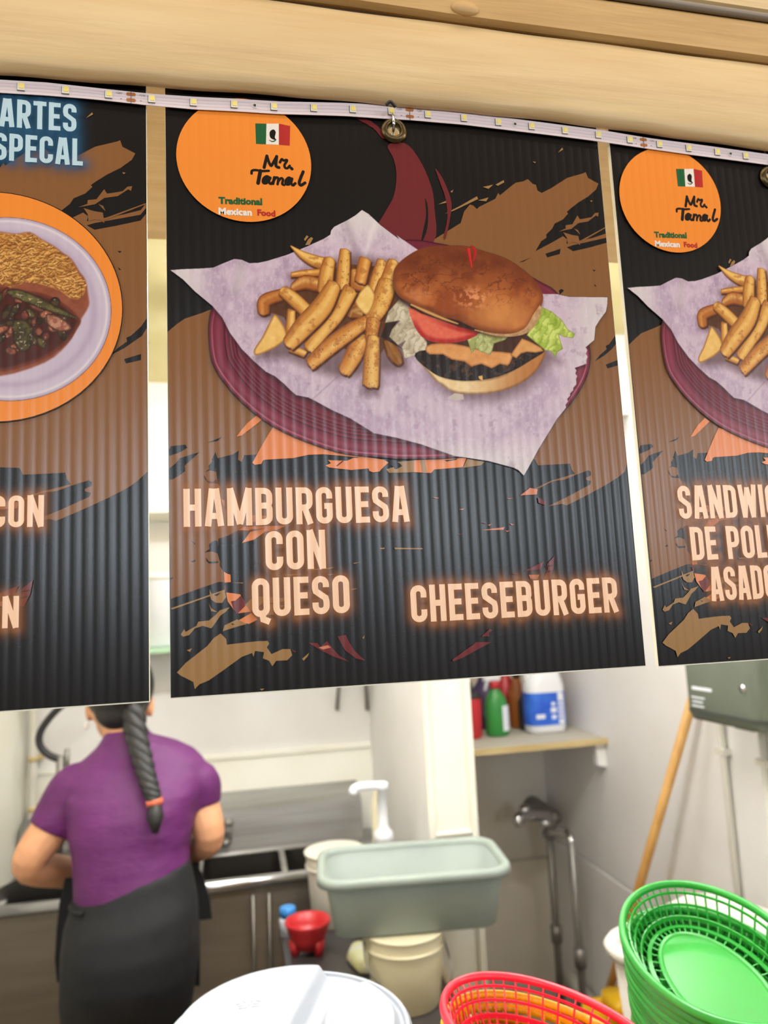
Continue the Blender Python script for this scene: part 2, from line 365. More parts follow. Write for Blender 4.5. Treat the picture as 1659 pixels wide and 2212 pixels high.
# ------------------------------------------------------------------ the painted brush-stroke background shared by the boards
# (traced on the middle board; layer order = order here)
BROWN, TAN, ORANGE, MAROON, BLACK, SAL = 'brown', 'tan', 'orange', 'maroon', 'ink', 'salmon'
for n_, c_ in ((BROWN, (128, 84, 46)), (TAN, (150, 112, 66)), (ORANGE, (218, 128, 74)), (MAROON, (104, 36, 36)), (BLACK, (22, 18, 15)), (SAL, (196, 118, 84))):
    M['print_' + n_] = print_mat('print_' + n_, c_)
ART = []
def art(c, pts, sm=0): ART.append((c, plane(smooth_poly(pts, sm) if sm else pts)))
art(BROWN, [(880, 545)] + Z2([(200,1045),(330,965),(345,915),(370,885),(385,890),(400,905),(410,895),(480,860),(492,835),(500,845),(555,800),(570,790),(600,785),(620,775),(640,795),(655,800),(662,825),(680,835),(720,815),(790,770),(860,750),(870,745),(880,770),(925,795),(915,820),(870,860)]) + [(1380,480),(1420,1000)]
    + Z6([(1410,105),(1370,140),(1330,165),(1280,195),(1160,260),(1060,310),(1030,300),(950,315),(1000,290),(1080,250),(1200,185),(1205,165),(1178,158),(1175,145),(1205,130),(1205,110),(1190,100),(1120,125),(1050,155),(980,165),(900,205),(860,215),(960,165),(1110,120),(1090,95),(1080,60),(1000,65),(890,70),(870,35)])
    + [(960,985),(700,975)] + Z3([(575,1670),(560,1715),(535,1700),(540,1640),(500,1665),(400,1690),(385,1650),(360,1700)]) + Z5([(375,100),(385,190),(405,220),(420,270),(415,300),(430,350),(470,370),(490,440),(545,455),(520,490),(450,525),(390,545),(385,640),(400,690),(400,720),(420,750),(430,820),(390,822),(250,870),(85,930)])
    + [(359,717)] + Z3([(130,800),(180,765),(300,725),(375,695)]) + [(560,640)])
# black brush gaps in the brown
art(BLACK, Z4([(985,285),(1020,225),(1050,205),(1050,185),(1085,150),(1100,120),(1150,95),(1180,60),(1172,50),(1195,30),(1240,-5),(1330,-60),(1400,-90),(1540,-110),(1540,150),(1412,180),(1330,205),(1235,225),(1170,240),(1175,215),(1150,195),(1080,235)]))
art(BLACK, Z4([(1172,262),(1205,250),(1412,205),(1540,175),(1540,205),(1416,235),(1300,265),(1210,285)]))
art(BLACK, Z4([(1045,300),(1135,270),(1130,302),(1055,322)])); art(BLACK, Z4([(885,352),(960,322),(912,348)]))
art(BLACK, Z4([(1340,942),(1370,905),(1410,870),(1405,850),(1425,840),(1468,790),(1540,750),(1540,800),(1476,840),(1440,870),(1400,905)]))
art(BLACK, Z4([(1405,962),(1480,935),(1482,967),(1415,985)]))
art(BLACK, Z4([(1325,395),(1345,398),(1335,406)])); art(BLACK, Z4([(1125,520),(1140,510),(1155,520),(1130,545)])); art(BLACK, Z4([(1335,480),(1350,495),(1340,495)]))
for pts in ([(75,1640),(90,1610),(185,1600),(200,1620),(150,1650),(75,1675)], [(75,1830),(75,1760),(120,1725),(150,1690),(215,1668),(280,1650),(225,1700),(180,1740),(185,1775),(160,1795),(100,1830)], [(330,1587),(380,1568),(430,1548),(400,1575)], [(320,1780),(345,1760),(340,1740),(380,1690),(388,1780),(350,1770)], [(310,1800),(330,1840),(370,1845),(390,1830),(400,1860),(340,1855),(312,1825)]):
    art(BLACK, Z3(pts))
for pts in ([(330,580),(365,555),(385,560),(390,640),(350,625),(300,632),(335,610)], [(310,665),(330,690),(390,690),(385,700),(330,703),(312,685)], [(215,690),(240,680),(245,688),(225,694)], [(215,555),(245,580),(240,582)], [(85,795),(103,790),(85,808)]):
    art(BLACK, Z5(pts))
# lighter strokes
for pts in ([(1235,72),(1250,95),(1270,92),(1320,82),(1340,58),(1362,55),(1358,80),(1345,72),(1300,108),(1240,118),(1200,152),(1125,168),(1165,150),(1165,130),(1205,125)], [(1150,172),(1200,188),(1240,195),(1252,250),(1232,235),(1205,232),(1178,240),(1172,205)], [(1215,150),(1238,160),(1252,188),(1236,172)], [(1235,232),(1540,150),(1540,156),(1250,236)]):
    art(BROWN, Z4(pts))
for pts in ([(262,925),(330,890),(400,850),(405,862),(300,912)], [(232,885),(270,868),(268,878)], [(425,810),(470,800),(450,818)], [(480,800),(515,780),(518,790),(490,805)], [(405,868),(450,855),(440,872)], [(750,662),(768,640),(772,648)], [(640,700),(655,702),(650,707)], [(285,830),(298,822),(292,835)], [(110,1020),(145,995),(142,1008),(118,1022)], [(888,868),(900,870),(893,875)]):
    art(TAN, Z2(pts))
art(TAN, Z3([(972,240),(990,212),(1003,222),(980,250)])); art(TAN, Z3([(1000,240),(1020,224),(1033,232),(1010,275),(980,278)]))
# chili pepper
art(MAROON, [(768, 256), (800, 262), (838, 296), (826, 300), (806, 278)], 3)
art(MAROON, Z2([(15,630),(90,622),(150,690),(200,800),(216,900),(210,1050),(40,1050),(-60,1040),(0,925),(40,850),(52,760),(40,690)]), 4)
art(BLACK, Z2([(175,858),(188,900),(186,985),(165,1045),(158,1045),(170,985),(180,930)]), 3)
art(MAROON, Z2([(220,730),(255,780),(286,860),(288,920),(265,1030),(256,1022),(272,945),(264,860),(238,785)]), 3)
# orange patches
art(ORANGE, Z3([(770,1480),(720,1560),(630,1720),(645,1735),(690,1728),(700,1705),(720,1700),(900,1690),(1000,1668),(1100,1664),(1390,1690),(1390,1600),(900,1500)]))
art(ORANGE, Z3([(660,1405),(600,1455),(560,1500),(525,1548),(560,1540),(650,1470),(700,1430)]))
art(ORANGE, Z5([(1075,78),(1110,62),(1090,42),(1210,47),(1250,30),(1330,22),(1450,40),(1478,58),(1440,92),(1420,115),(1380,121),(1355,112),(1350,96),(1240,106),(1100,90)]))
art(MAROON, Z5([(1140,80),(1185,45),(1190,52),(1150,82)]))
art(TAN, Z6([(-18,95),(60,70),(50,50),(160,40),(150,112),(60,115),(0,116)])); art(ORANGE, Z6([(150,40),(462,26),(440,82),(270,96),(250,117),(150,111)])); art(TAN, Z6([(185,40),(215,40),(225,112),(195,112)]))
art(TAN, Z6([(465,32),(570,50),(550,70),(442,86)])); art(BLACK, Z6([(330,42),(410,30),(400,38),(345,48)])); art(BLACK, Z6([(10,70),(60,55),(80,75),(40,95)]))
art(ORANGE, Z5([(520,490),(545,470),(610,467),(830,460),(760,490),(690,500),(620,550),(540,572),(570,535),(600,492)])); art(BLACK, Z5([(545,505),(600,485),(690,480),(600,500)]))
art(ORANGE, Z5([(520,385),(640,395),(735,402),(740,430),(560,442),(600,410)])); art(ORANGE, Z5([(405,290),(430,300),(430,345)]))
art(ORANGE, Z5([(425,755),(445,768),(468,775),(470,822),(430,826)]))
art(TAN, Z5([(85,990),(330,905),(430,870),(435,880),(330,915),(95,998)]))
art(TAN, Z5([(465,982),(440,1010),(405,1035),(365,1092),(345,1118),(290,1102),(240,1118),(205,1160),(165,1172),(150,1157),(172,1122),(182,1140),(250,1102),(262,1075),(330,1067),(372,1032),(400,1002)]))
art(TAN, Z5([(335,868),(348,898),(380,912),(400,895),(430,872),(440,918),(415,955),(375,955),(345,935),(335,905)])); art(TAN, Z5([(328,955),(345,990),(385,1015),(345,1008)]))
art(ORANGE, Z5([(440,888),(530,900),(560,955),(600,1010),(520,1022),(490,1000),(450,945)])); art(MAROON, Z5([(470,945),(500,940),(535,908),(572,965),(510,1027),(485,990)])); art(MAROON, Z5([(425,842),(438,845),(440,880),(430,875)]))
art(ORANGE, Z5([(510,1072),(600,1020),(640,1062),(585,1090)])); art(TAN, Z5([(430,1098),(510,1060),(572,1090),(500,1110),(418,1136)])); art(BLACK, Z5([(470,1085),(495,1092),(480,1096)]))
art(TAN, Z5([(560,968),(620,912),(810,925),(812,945),(700,958),(820,972),(740,1000),(745,1030),(640,1040)])); art(BLACK, Z5([(640,985),(680,950),(690,990),(660,1010)]))
art(TAN, Z5([(125,1400),(180,1340),(320,1230),(360,1180),(405,1150),(440,1185),(445,1222),(560,1208),(640,1200),(705,1198),(715,1215),(700,1240),(730,1282),(800,1250),(850,1250),(862,1290),(830,1322),(760,1325),(735,1360),(715,1325),(675,1310),(682,1270),(625,1262),(615,1300),(605,1275),(540,1300),(430,1380),(330,1450),(270,1475),(240,1506),(230,1460),(150,1420)]))
art(MAROON, Z5([(1150,1170),(1205,1160),(1225,1205),(1260,1260),(1330,1325),(1270,1310),(1200,1260)])); art(MAROON, Z5([(965,1210),(1025,1212),(1040,1238),(1085,1198),(1120,1245),(1160,1290),(1228,1332),(1130,1300),(1040,1255)])); art(SAL, Z5([(1030,1240),(1090,1225),(1110,1240),(1060,1252)]))
art(TAN, Z5([(925,1312),(972,1272),(960,1298),(935,1325)])); art(TAN, Z5([(1310,1180),(1325,1160),(1320,1185)])); art(TAN, Z5([(188,1258),(222,1245),(210,1268)])); art(TAN, Z5([(655,1505),(685,1502),(668,1515)])); art(MAROON, Z5([(855,1252),(888,1265),(880,1274)]))
for pts in ([(1420,604),(1455,602),(1450,611),(1425,612)], [(1250,700),(1298,695),(1260,706)], [(1240,866),(1280,862),(1245,874)], [(955,742),(1130,728),(1100,738),(960,750)], [(815,775),(920,768),(900,778),(820,782)], [(1085,772),(1130,770),(1100,780)], [(480,826),(552,825),(545,831)]):
    art(TAN, Z5(pts))
for c, pts in ((TAN, [(30,562),(200,565),(200,572),(35,572)]), (SAL, [(550,458),(620,448),(690,440),(680,455),(620,458)]), (MAROON, [(545,412),(580,413),(575,419)]), (SAL, [(585,428),(612,420),(600,432)]), (SAL, [(690,462),(720,460),(705,468)]), (SAL, [(720,418),(745,424),(730,428)]), (SAL, [(415,335),(445,328),(440,338)]), (MAROON, [(402,482),(435,480),(420,487)]), (SAL, [(258,262),(300,265),(280,269)]),
    (MAROON, [(375,1230),(520,1125),(608,1125),(440,1218),(382,1240)]), (MAROON, [(550,1092),(600,1045),(615,1055),(590,1072),(598,1090)]), (MAROON, [(805,702),(865,672),(920,645),(905,690)]), (MAROON, [(940,660),(985,612),(978,690),(955,752),(925,745),(945,690)]), (BLACK, [(930,672),(975,665),(975,671),(932,680)]), (BLACK, [(935,705),(970,695),(968,703),(935,715)]), (SAL, [(832,724),(895,724),(882,750),(842,748)]), (MAROON, [(728,716),(772,716),(750,721)]),
    (SAL, [(780,252),(838,206),(885,214),(880,245),(800,250)]), (MAROON, [(885,260),(935,290),(930,310),(890,295)]), (SAL, [(700,268),(738,268),(715,272)])):
    art(c, Z6(pts))

def build_art(k, parent, dx, dz):
    names = {BROWN: 'brown_brush_print', TAN: 'tan_splash_print', ORANGE: 'orange_splash_print', MAROON: 'maroon_pepper_print', BLACK: 'black_brush_print', SAL: 'salmon_splash_print'}
    x0, x1 = PANELS[k]
    for i, (c, pts) in enumerate(ART):
        xs_ = [p[0] + dx for p in pts]
        if max(xs_) < x0 + 0.001 or min(xs_) > x1 - 0.001: continue
        p = flat(clamp(pts, k, dx, dz), 2 + i * 0.14)
        if p: obj(names[c], [p], 'print_' + c, parent)

# ------------------------------------------------------------------ lettering
def arc(cx, cy, rx, ry, a0, a1, n=6): return [(cx + rx * math.cos(a0 + (a1 - a0) * i / n), cy + ry * math.sin(a0 + (a1 - a0) * i / n)) for i in range(n + 1)]
T = 0.168
def glyph(ch):
    h = T / 2; w = {'M': 0.66, 'W': 0.70, 'I': T, 'A': 0.50, 'E': 0.40, 'L': 0.37, 'T': 0.44, 'N': 0.49, ' ': 0.2}.get(ch, 0.46)
    x0, x1, y0, y1, r = h, w - h, h, 1 - h, 0.138
    tl, tr_, bl, br = arc(x0+r, y1-r, r, r, PI, PI/2), arc(x1-r, y1-r, r, r, PI/2, 0), arc(x0+r, y0+r, r, r, PI, 1.5*PI), arc(x1-r, y0+r, r, r, 1.5*PI, 2*PI)
    S_ = []
    V = lambda x: S_.append(([(x, 0), (x, 1)], 0)); Hb = lambda y, a=None, b=None: S_.append(([(h if a is None else a, y), (w if b is None else b, y)], 0))
    if ch == 'H': V(x0); V(x1); Hb(0.5, x0, x1)
    elif ch == 'A': S_ += [([(h*0.95, 0), (w/2 - h*0.62, 1)], 0), ([(w - h*0.95, 0), (w/2 + h*0.62, 1)], 0), ([(w*0.22, 0.27), (w*0.78, 0.27)], 0)]
    elif ch == 'M': V(x0); V(x1); S_ += [([(x0, 1), (w/2, 0.04)], 0), ([(x1, 1), (w/2, 0.04)], 0)]
    elif ch == 'W': S_ += [([(h, 1), (w*0.27, 0)], 0), ([(w*0.27, 0), (w/2, 0.92)], 0), ([(w/2, 0.92), (w*0.73, 0)], 0), ([(w*0.73, 0), (w - h, 1)], 0)]
    elif ch == 'N': V(x0); V(x1); S_.append(([(x0, 1), (x1, 0)], 0))
    elif ch == 'B':
        V(x0); S_.append(([(x0, y1)] + tr_ + arc(x1-0.1, 0.62, 0.1, 0.1, 0, -PI/2) + [(x0, 0.52)], 0)); S_.append(([(x0, 0.52)] + arc(x1-0.1, 0.42, 0.1, 0.1, PI/2, 0) + br[::-1] + [(x0, y0)], 0))
    elif ch == 'D': V(x0); S_.append(([(x0, y1)] + tr_ + br[::-1] + [(x0, y0)], 0))
    elif ch == 'P': V(x0); S_.append(([(x0, y1)] + tr_ + arc(x1-r, 0.43+r, r, r, 0, -PI/2) + [(x0, 0.43)], 0))
    elif ch == 'R': V(x0); S_.append(([(x0, y1)] + tr_ + arc(x1-r, 0.45+r, r, r, 0, -PI/2) + [(x0, 0.45)], 0)); S_.append(([(w*0.5, 0.47), (x1 + 0.01, 0)], 0))
    elif ch == 'U': S_.append(([(x0, 1)] + bl + br + [(x1, 1)], 0))
    elif ch == 'C': S_.append(([(x1, 0.66)] + tr_[::-1] + tl[::-1] + bl + br + [(x1, 0.34)], 0))
    elif ch == 'G': S_.append(([(x1, 0.68)] + tr_[::-1] + tl[::-1] + bl + br + [(x1, 0.48), (w*0.5, 0.48)], 0))
    elif ch == 'S': S_.append(([(x1, 0.70)] + tr_[::-1] + tl[::-1] + [(x0, 0.68), (x0 + 0.02, 0.60), (x1 - 0.02, 0.42), (x1, 0.33)] + br[::-1] + bl[::-1] + [(x0, 0.31)], 0))
    elif ch == 'E': V(x0); Hb(y0); Hb(0.51, None, w*0.92); Hb(y1)
    elif ch == 'L': V(x0); Hb(y0)
    elif ch == 'T': V(w/2); Hb(y1, 0)
    elif ch == 'I': V(w/2)
    elif ch in 'OQ':
        S_.append((tl + tr_ + br[::-1] + bl[::-1], 1))
        if ch == 'Q': S_.append(([(w*0.55, 0.14), (w*0.62, -0.06), (w*0.98, -0.13)], 0))
    return w, S_
def stroke_quads(pts, wd, closed):
    Q = [np.asarray(p, float) for p in pts]; n = len(Q); Lf, Rt = [], []
    clean = [Q[0]]
    for q in Q[1:]:
        if np.linalg.norm(q - clean[-1]) > 1e-6: clean.append(q)
    if closed and np.linalg.norm(clean[0] - clean[-1]) < 1e-6: clean.pop()
    Q = clean; n = len(Q); ws = wd if hasattr(wd, '__len__') else [wd] * n
    for i in range(n):
        a = Q[i - 1] if (i > 0 or closed) else None; b = Q[(i + 1) % n] if (i < n - 1 or closed) else None
        d1 = (Q[i] - a) / np.linalg.norm(Q[i] - a) if a is not None else None; d2 = (b - Q[i]) / np.linalg.norm(b - Q[i]) if b is not None else None
        if d1 is None: d1 = d2
        if d2 is None: d2 = d1
        n1, n2 = np.array([-d1[1], d1[0]]), np.array([-d2[1], d2[0]]); m_ = n1 + n2; L_ = np.linalg.norm(m_)
        m_ = m_ / L_ if L_ > 1e-6 else n1; sc = 1 / max(0.45, m_.dot(n1))
        Lf.append(Q[i] + m_ * sc * ws[i % len(ws)] / 2); Rt.append(Q[i] - m_ * sc * ws[i % len(ws)] / 2)
    if closed: return [[tuple(Lf[i]), tuple(Lf[(i + 1) % n]), tuple(Rt[(i + 1) % n]), tuple(Rt[i])] for i in range(n)]
    return [[tuple(Lf[i]), tuple(Lf[i + 1]), tuple(Rt[i + 1]), tuple(Rt[i])] for i in range(n - 1)]
def layout(text, lb, rb, lt, fit=None, gap=0.085):
    """strokes of a line of capitals placed in the board's plane from pixels: left/right baseline ends and left top"""
    A, B, C = np.array(P(*lb)), np.array(P(*rb)), np.array(P(*lt)); hgt = C[1] - A[1]
    def width(t): return sum(glyph(c)[0] for c in t) + gap * (len(t) - 1)
    sx = (B[0] - A[0]) / width(fit or text); out = []; x = 0; letter = 0
    for ch in text:
        w_, S_ = glyph(ch)
        for pts, cl in S_: out.append(([np.array([A[0] + (x + p[0]) * sx, A[1] + p[1] * hgt]) for p in pts], cl, letter))
        letter += 1
        x += w_ + gap
    return out, T * (sx + hgt) / 2 * 0.97
def seg_dist(px, pz, pts, closed):
    d = np.full(px.shape, 1e9); n = len(pts)
    for i in range(n if closed else n - 1):
        a, b = pts[i], pts[(i + 1) % n]; ab = b - a; L2 = ab @ ab + 1e-12
        t = np.clip(((px - a[0]) * ab[0] + (pz - a[1]) * ab[1]) / L2, 0, 1)
        d = np.minimum(d, (px - a[0] - t * ab[0]) ** 2 + (pz - a[1] - t * ab[1]) ** 2)
    return np.sqrt(d)
def grid_print(name, xs, zs, colfun, m, parent, layer, dx=0.0, dz=0.0, alpha_min=0.004):
    """a printed picture: a fine grid in the board's plane with one ink colour and opacity per point"""
    gx, gz = np.meshgrid(xs, zs); col, al = colfun(gx.ravel(), gz.ravel())
    nx, nz = len(xs), len(zs)
    i, j = np.meshgrid(np.arange(nx - 1), np.arange(nz - 1)); a = (j * nx + i).ravel()
    quads = np.stack([a, a + 1, a + nx + 1, a + nx], 1)
    keep = al[quads].max(1) > alpha_min; quads = quads[keep]
    used = np.unique(quads); rm = np.full(nx * nz, -1); rm[used] = np.arange(len(used)); quads = rm[quads]
    org = root_loc(parent)
    co = np.stack([gx.ravel()[used] + dx - org[0], np.full(len(used), YP - 0.0002 - STEP * layer - org[1]), gz.ravel()[used] + dz - org[2]], 1)
    me = bpy.data.meshes.new(name); me.vertices.add(len(co)); me.vertices.foreach_set('co', co.ravel().astype(np.float32))
    me.loops.add(quads.size); me.loops.foreach_set('vertex_index', quads.ravel().astype(np.int32))
    me.polygons.add(len(quads)); me.polygons.foreach_set('loop_start', np.arange(0, quads.size, 4, dtype=np.int32))
    me.update(calc_edges=True)
    at = me.color_attributes.new('print', 'FLOAT_COLOR', 'POINT')
    rgba_ = np.concatenate([np.clip(lin(col[used]) * PRINT_K, 0, 0.95), al[used][:, None]], 1)
    at.data.foreach_set('color', rgba_.ravel().astype(np.float32))
    me.materials.append(m)
    o = bpy.data.objects.new(name, me); COL.objects.link(o); o.parent = parent
    return o
M['print_photo'] = print_mat('print_photo', None, alpha=True); M['print_glow'] = print_mat('print_glow', None, alpha=True)
M['print_peach'] = print_mat('print_peach', (248, 200, 164)); M['print_ice'] = print_mat('print_ice', (176, 200, 208))
GLOWN = [0]
def lettering(k, text, parent, lb, rb, lt, ink, glow, fit=None, core=None, label=None, sig=0.0030, amt=0.48):
    st, wd = layout(text, lb, rb, lt, fit)
    x0, x1 = PANELS[k]
    allp = np.concatenate([np.array(p) for p, c, l in st]); e = 0.016
    xs = np.arange(max(x0 + 0.001, allp[:, 0].min() - e), min(x1 - 0.001, allp[:, 0].max() + e), 0.0009); zs = np.arange(allp[:, 1].min() - e, allp[:, 1].max() + e, 0.0009)
    def colf(px, pz):
        d = np.full(px.shape, 1e9)
        for p, c, l in st: d = np.minimum(d, seg_dist(px, pz, p, c))
        d = np.maximum(d - wd / 2, 0); al = amt * np.exp(-(d / sig) ** 1.3)
        edge = np.minimum(np.minimum(px - xs[0], xs[-1] - px), np.minimum(pz - zs[0], zs[-1] - pz)); al *= np.clip(edge / 0.004, 0, 1)
        return np.tile(np.array(glow, float), (len(px), 1)), al
    grid_print('lettering_glow', xs, zs, colf, M['print_glow'], parent, 23.6 + 0.5 * (GLOWN[0] % 4)); GLOWN[0] += 1
    for n_ in sorted({l for p, c, l in st}):
        polys = [q for p, c, l in st if l == n_ for q in stroke_quads(p, wd, c)]
        polys = [[(min(max(x, x0 + 3e-4), x1 - 3e-4), z) for x, z in q] for q in polys]
        f_ = flats(polys, 26)
        if f_: obj('letter', [f_], ink, parent)
def font_text(name, text, m, parent, p0, p1, zb, zt, layer, bold=0.0, shear=0.0):
    cu = bpy.data.curves.new(name, 'FONT'); cu.body = text; cu.offset = bold; cu.shear = shear; cu.fill_mode = 'FRONT'; cu.resolution_u = 2
    o = bpy.data.objects.new(name, cu); COL.objects.link(o)
    dg = bpy.context.evaluated_depsgraph_get(); me = bpy.data.meshes.new_from_object(o.evaluated_get(dg))
    v = np.array([q.co[:] for q in me.vertices]); f = [tuple(p.vertices) for p in me.polygons]
    bpy.data.objects.remove(o); bpy.data.curves.remove(cu); bpy.data.meshes.remove(me)
    lo, hi = v.min(0), v.max(0)
    u = (v[:, 0] - lo[0]) / (hi[0] - lo[0]); t = (v[:, 1] - lo[1]) / (hi[1] - lo[1])
    y = YP - 0.0002 - STEP * layer
    w_ = np.stack([p0[0] + (p1[0] - p0[0]) * u, np.full(len(u), y), zb + (p1[1] - p0[1]) * u + (zt - zb) * t], 1)
    return obj(name, [(w_, f)], m, parent)

# ------------------------------------------------------------------ picture painting (ink colours of the printed food photograph)
def vnoise(x, y, seed):
    r = np.random.default_rng(seed); tb = r.random((64, 64)); xi = np.floor(x).astype(int); yi = np.floor(y).astype(int); fx = x - xi; fy = y - yi
    fx = fx * fx * (3 - 2 * fx); fy = fy * fy * (3 - 2 * fy); g = lambda a, b: tb[a % 64, b % 64]
    return (g(xi, yi) * (1 - fx) + g(xi + 1, yi) * fx) * (1 - fy) + (g(xi, yi + 1) * (1 - fx) + g(xi + 1, yi + 1) * fx) * fy
def fbm(x, y, s, seed=1, o=4):
    v = 0; a = 0.5; t = 0
    for i in range(o): v = v + a * vnoise(x / s * 2 ** i + 7.3 * i, y / s * 2 ** i + 3.1 * i, seed + i); t += a; a *= 0.55
    return v / t
def sstep(a, b, x): t = np.clip((x - a) / (b - a), 0, 1); return t * t * (3 - 2 * t)
class Paint:
    def __init__(s, px, py): s.x, s.y = px, py; s.col = np.zeros((len(px), 3)); s.a = np.zeros(len(px))
    def sub(s, pts, mg=3):
        q = np.asarray(pts, float); return np.nonzero((s.x > q[:, 0].min() - mg) & (s.x < q[:, 0].max() + mg) & (s.y > q[:, 1].min() - mg) & (s.y < q[:, 1].max() + mg))[0]
    def sd(s, pts, idx):
        q = [np.asarray(p, float) for p in pts]; x, y = s.x[idx], s.y[idx]; d = np.full(len(idx), 1e12); ins = np.zeros(len(idx), bool)
        for i in range(len(q)):
            a, b = q[i], q[(i + 1) % len(q)]; ab = b - a; L2 = ab @ ab + 1e-9
            t = np.clip(((x - a[0]) * ab[0] + (y - a[1]) * ab[1]) / L2, 0, 1); d = np.minimum(d, (x - a[0] - t * ab[0]) ** 2 + (y - a[1] - t * ab[1]) ** 2)
            if a[1] != b[1]:
                c = ((a[1] > y) != (b[1] > y)) & (x < (b[0] - a[0]) * (y - a[1]) / (b[1] - a[1]) + a[0]); ins ^= c
        return np.where(ins, 1, -1) * np.sqrt(d)
    def put(s, idx, col, k, cover=True):
        k = np.clip(k, 0, 1); s.col[idx] = s.col[idx] * (1 - k[:, None]) + np.asarray(col, float) * k[:, None]
        if cover: s.a[idx] = np.maximum(s.a[idx], k)
    def poly(s, pts, f, soft=0.8, sm=0, cover=True, mg=3):
        if sm: pts = smooth_poly(pts, sm)
        idx = s.sub(pts, mg); d = s.sd(pts, idx); c = f(s.x[idx], s.y[idx], d) if callable(f) else np.asarray(f, float); s.put(idx, c, sstep(-soft, soft, d), cover)
    def shadow(s, pts, col, amt, blur, off=(0, 0)):
        pts = [(p[0] + off[0], p[1] + off[1]) for p in pts]; idx = s.sub(pts, blur + 2); d = s.sd(pts, idx); s.put(idx, col, amt * sstep(-blur, blur, d), False)
    def stroke(s, pts, wds, f, soft=0.8, k=5):
        q = smooth_path([(p[0], p[1], w_) for p, w_ in zip(pts, wds)], k); q = np.array(q); idx = s.sub(q[:, :2], max(wds)); x, y = s.x[idx], s.y[idx]
        best = np.full(len(idx), 1e9); u = np.zeros(len(idx)); tt = np.zeros(len(idx)); n = len(q) - 1
        for i in range(n):
            a, b = q[i], q[i + 1]; ab = (b - a)[:2]; L = math.hypot(*ab) + 1e-9; t = np.clip(((x - a[0]) * ab[0] + (y - a[1]) * ab[1]) / L ** 2, 0, 1)
            ex, ey = x - a[0] - t * ab[0], y - a[1] - t * ab[1]; r = (a[2] + (b[2] - a[2]) * t) / 2; dd = np.sqrt(ex * ex + ey * ey) - r
            tr_ = ((x - a[0]) * ab[0] + (y - a[1]) * ab[1]) / L; tl_ = (ey * ab[0] - ex * ab[1]) / L
            if i == 0: dd = np.maximum(dd, -tr_ - 0.42 * r - 0.22 * tl_)
            if i == n - 1: dd = np.maximum(dd, tr_ - L - 0.42 * r + 0.22 * tl_)
            m_ = dd < best
            best = np.where(m_, dd, best); u = np.where(m_, (ex * -ab[1] + ey * ab[0]) / L / r, u); tt = np.where(m_, (i + t) / n, tt)
        s.put(idx, f(x, y, u, tt, best), sstep(soft, -soft, best))
def C3(*cs): return [np.asarray(c, float) for c in cs]
def mixc(a, b, k): k = np.clip(k, 0, 1)[:, None]; return np.asarray(a, float) * (1 - k) + np.asarray(b, float) * k

plate_o = Z3([(400,640),(360,700),(340,800),(340,900),(350,1000),(375,1090),(440,1190),(520,1285),(640,1395),(780,1492),(950,1572),(1150,1642),(1300,1674),(1500,1690)]) + [(872,993),(981,990),(1100,968),(1180,920),(1226,880),(1263,823),(1274,776),(1267,735),(1240,680),(1198,630),(1169,612),(1080,565),(1000,540),(945,527),(883,520),(800,530),(650,560),(520,610)]
paper = Z3([(85,447),(170,440),(280,436),(370,430),(440,400),(510,372),(560,378),(610,400),(670,398),(730,385),(860,345),(990,290),(1100,240),(1145,212),(1150,185),(1170,160),(1260,115),(1310,85),(1355,48),(1400,75),(1480,150),(1600,240)]) + Z4([(150,190),(220,240),(290,288),(700,420),(1030,545),(1070,545),(1110,545),(1180,560),(1300,562),(1412,563),(1410,610),(1402,650),(1365,700),(1340,740),(1332,820),(1280,862)])
saw = Z4([(1280,862),(1285,960),(1215,985),(1225,1070),(1170,1170),(1150,1240)])
sw = []
for a, b in zip(saw[:-1], saw[1:]):
    n_ = max(2, int(math.hypot(b[0]-a[0], b[1]-a[1]) / 6))
    for i in range(n_):
        t = i / n_; sw.append((a[0] + (b[0]-a[0]) * t + (3.2 if i % 2 else 0), a[1] + (b[1]-a[1]) * t - (1 if i % 2 else 0)))
paper += sw + Z4([(1150,1240),(1110,1290),(1000,1470),(940,1580),(912,1628),(880,1595),(850,1580),(700,1540),(500,1510),(300,1440),(150,1400),(0,1370)]) + Z3([(1440,1530),(1280,1430),(1150,1370),(1040,1310),(1000,1290),(920,1275),(880,1240),(840,1200),(780,1150),(720,1120),(640,1050),(560,970),(480,860),(445,790),(430,760),(370,690),(250,590),(170,510)])

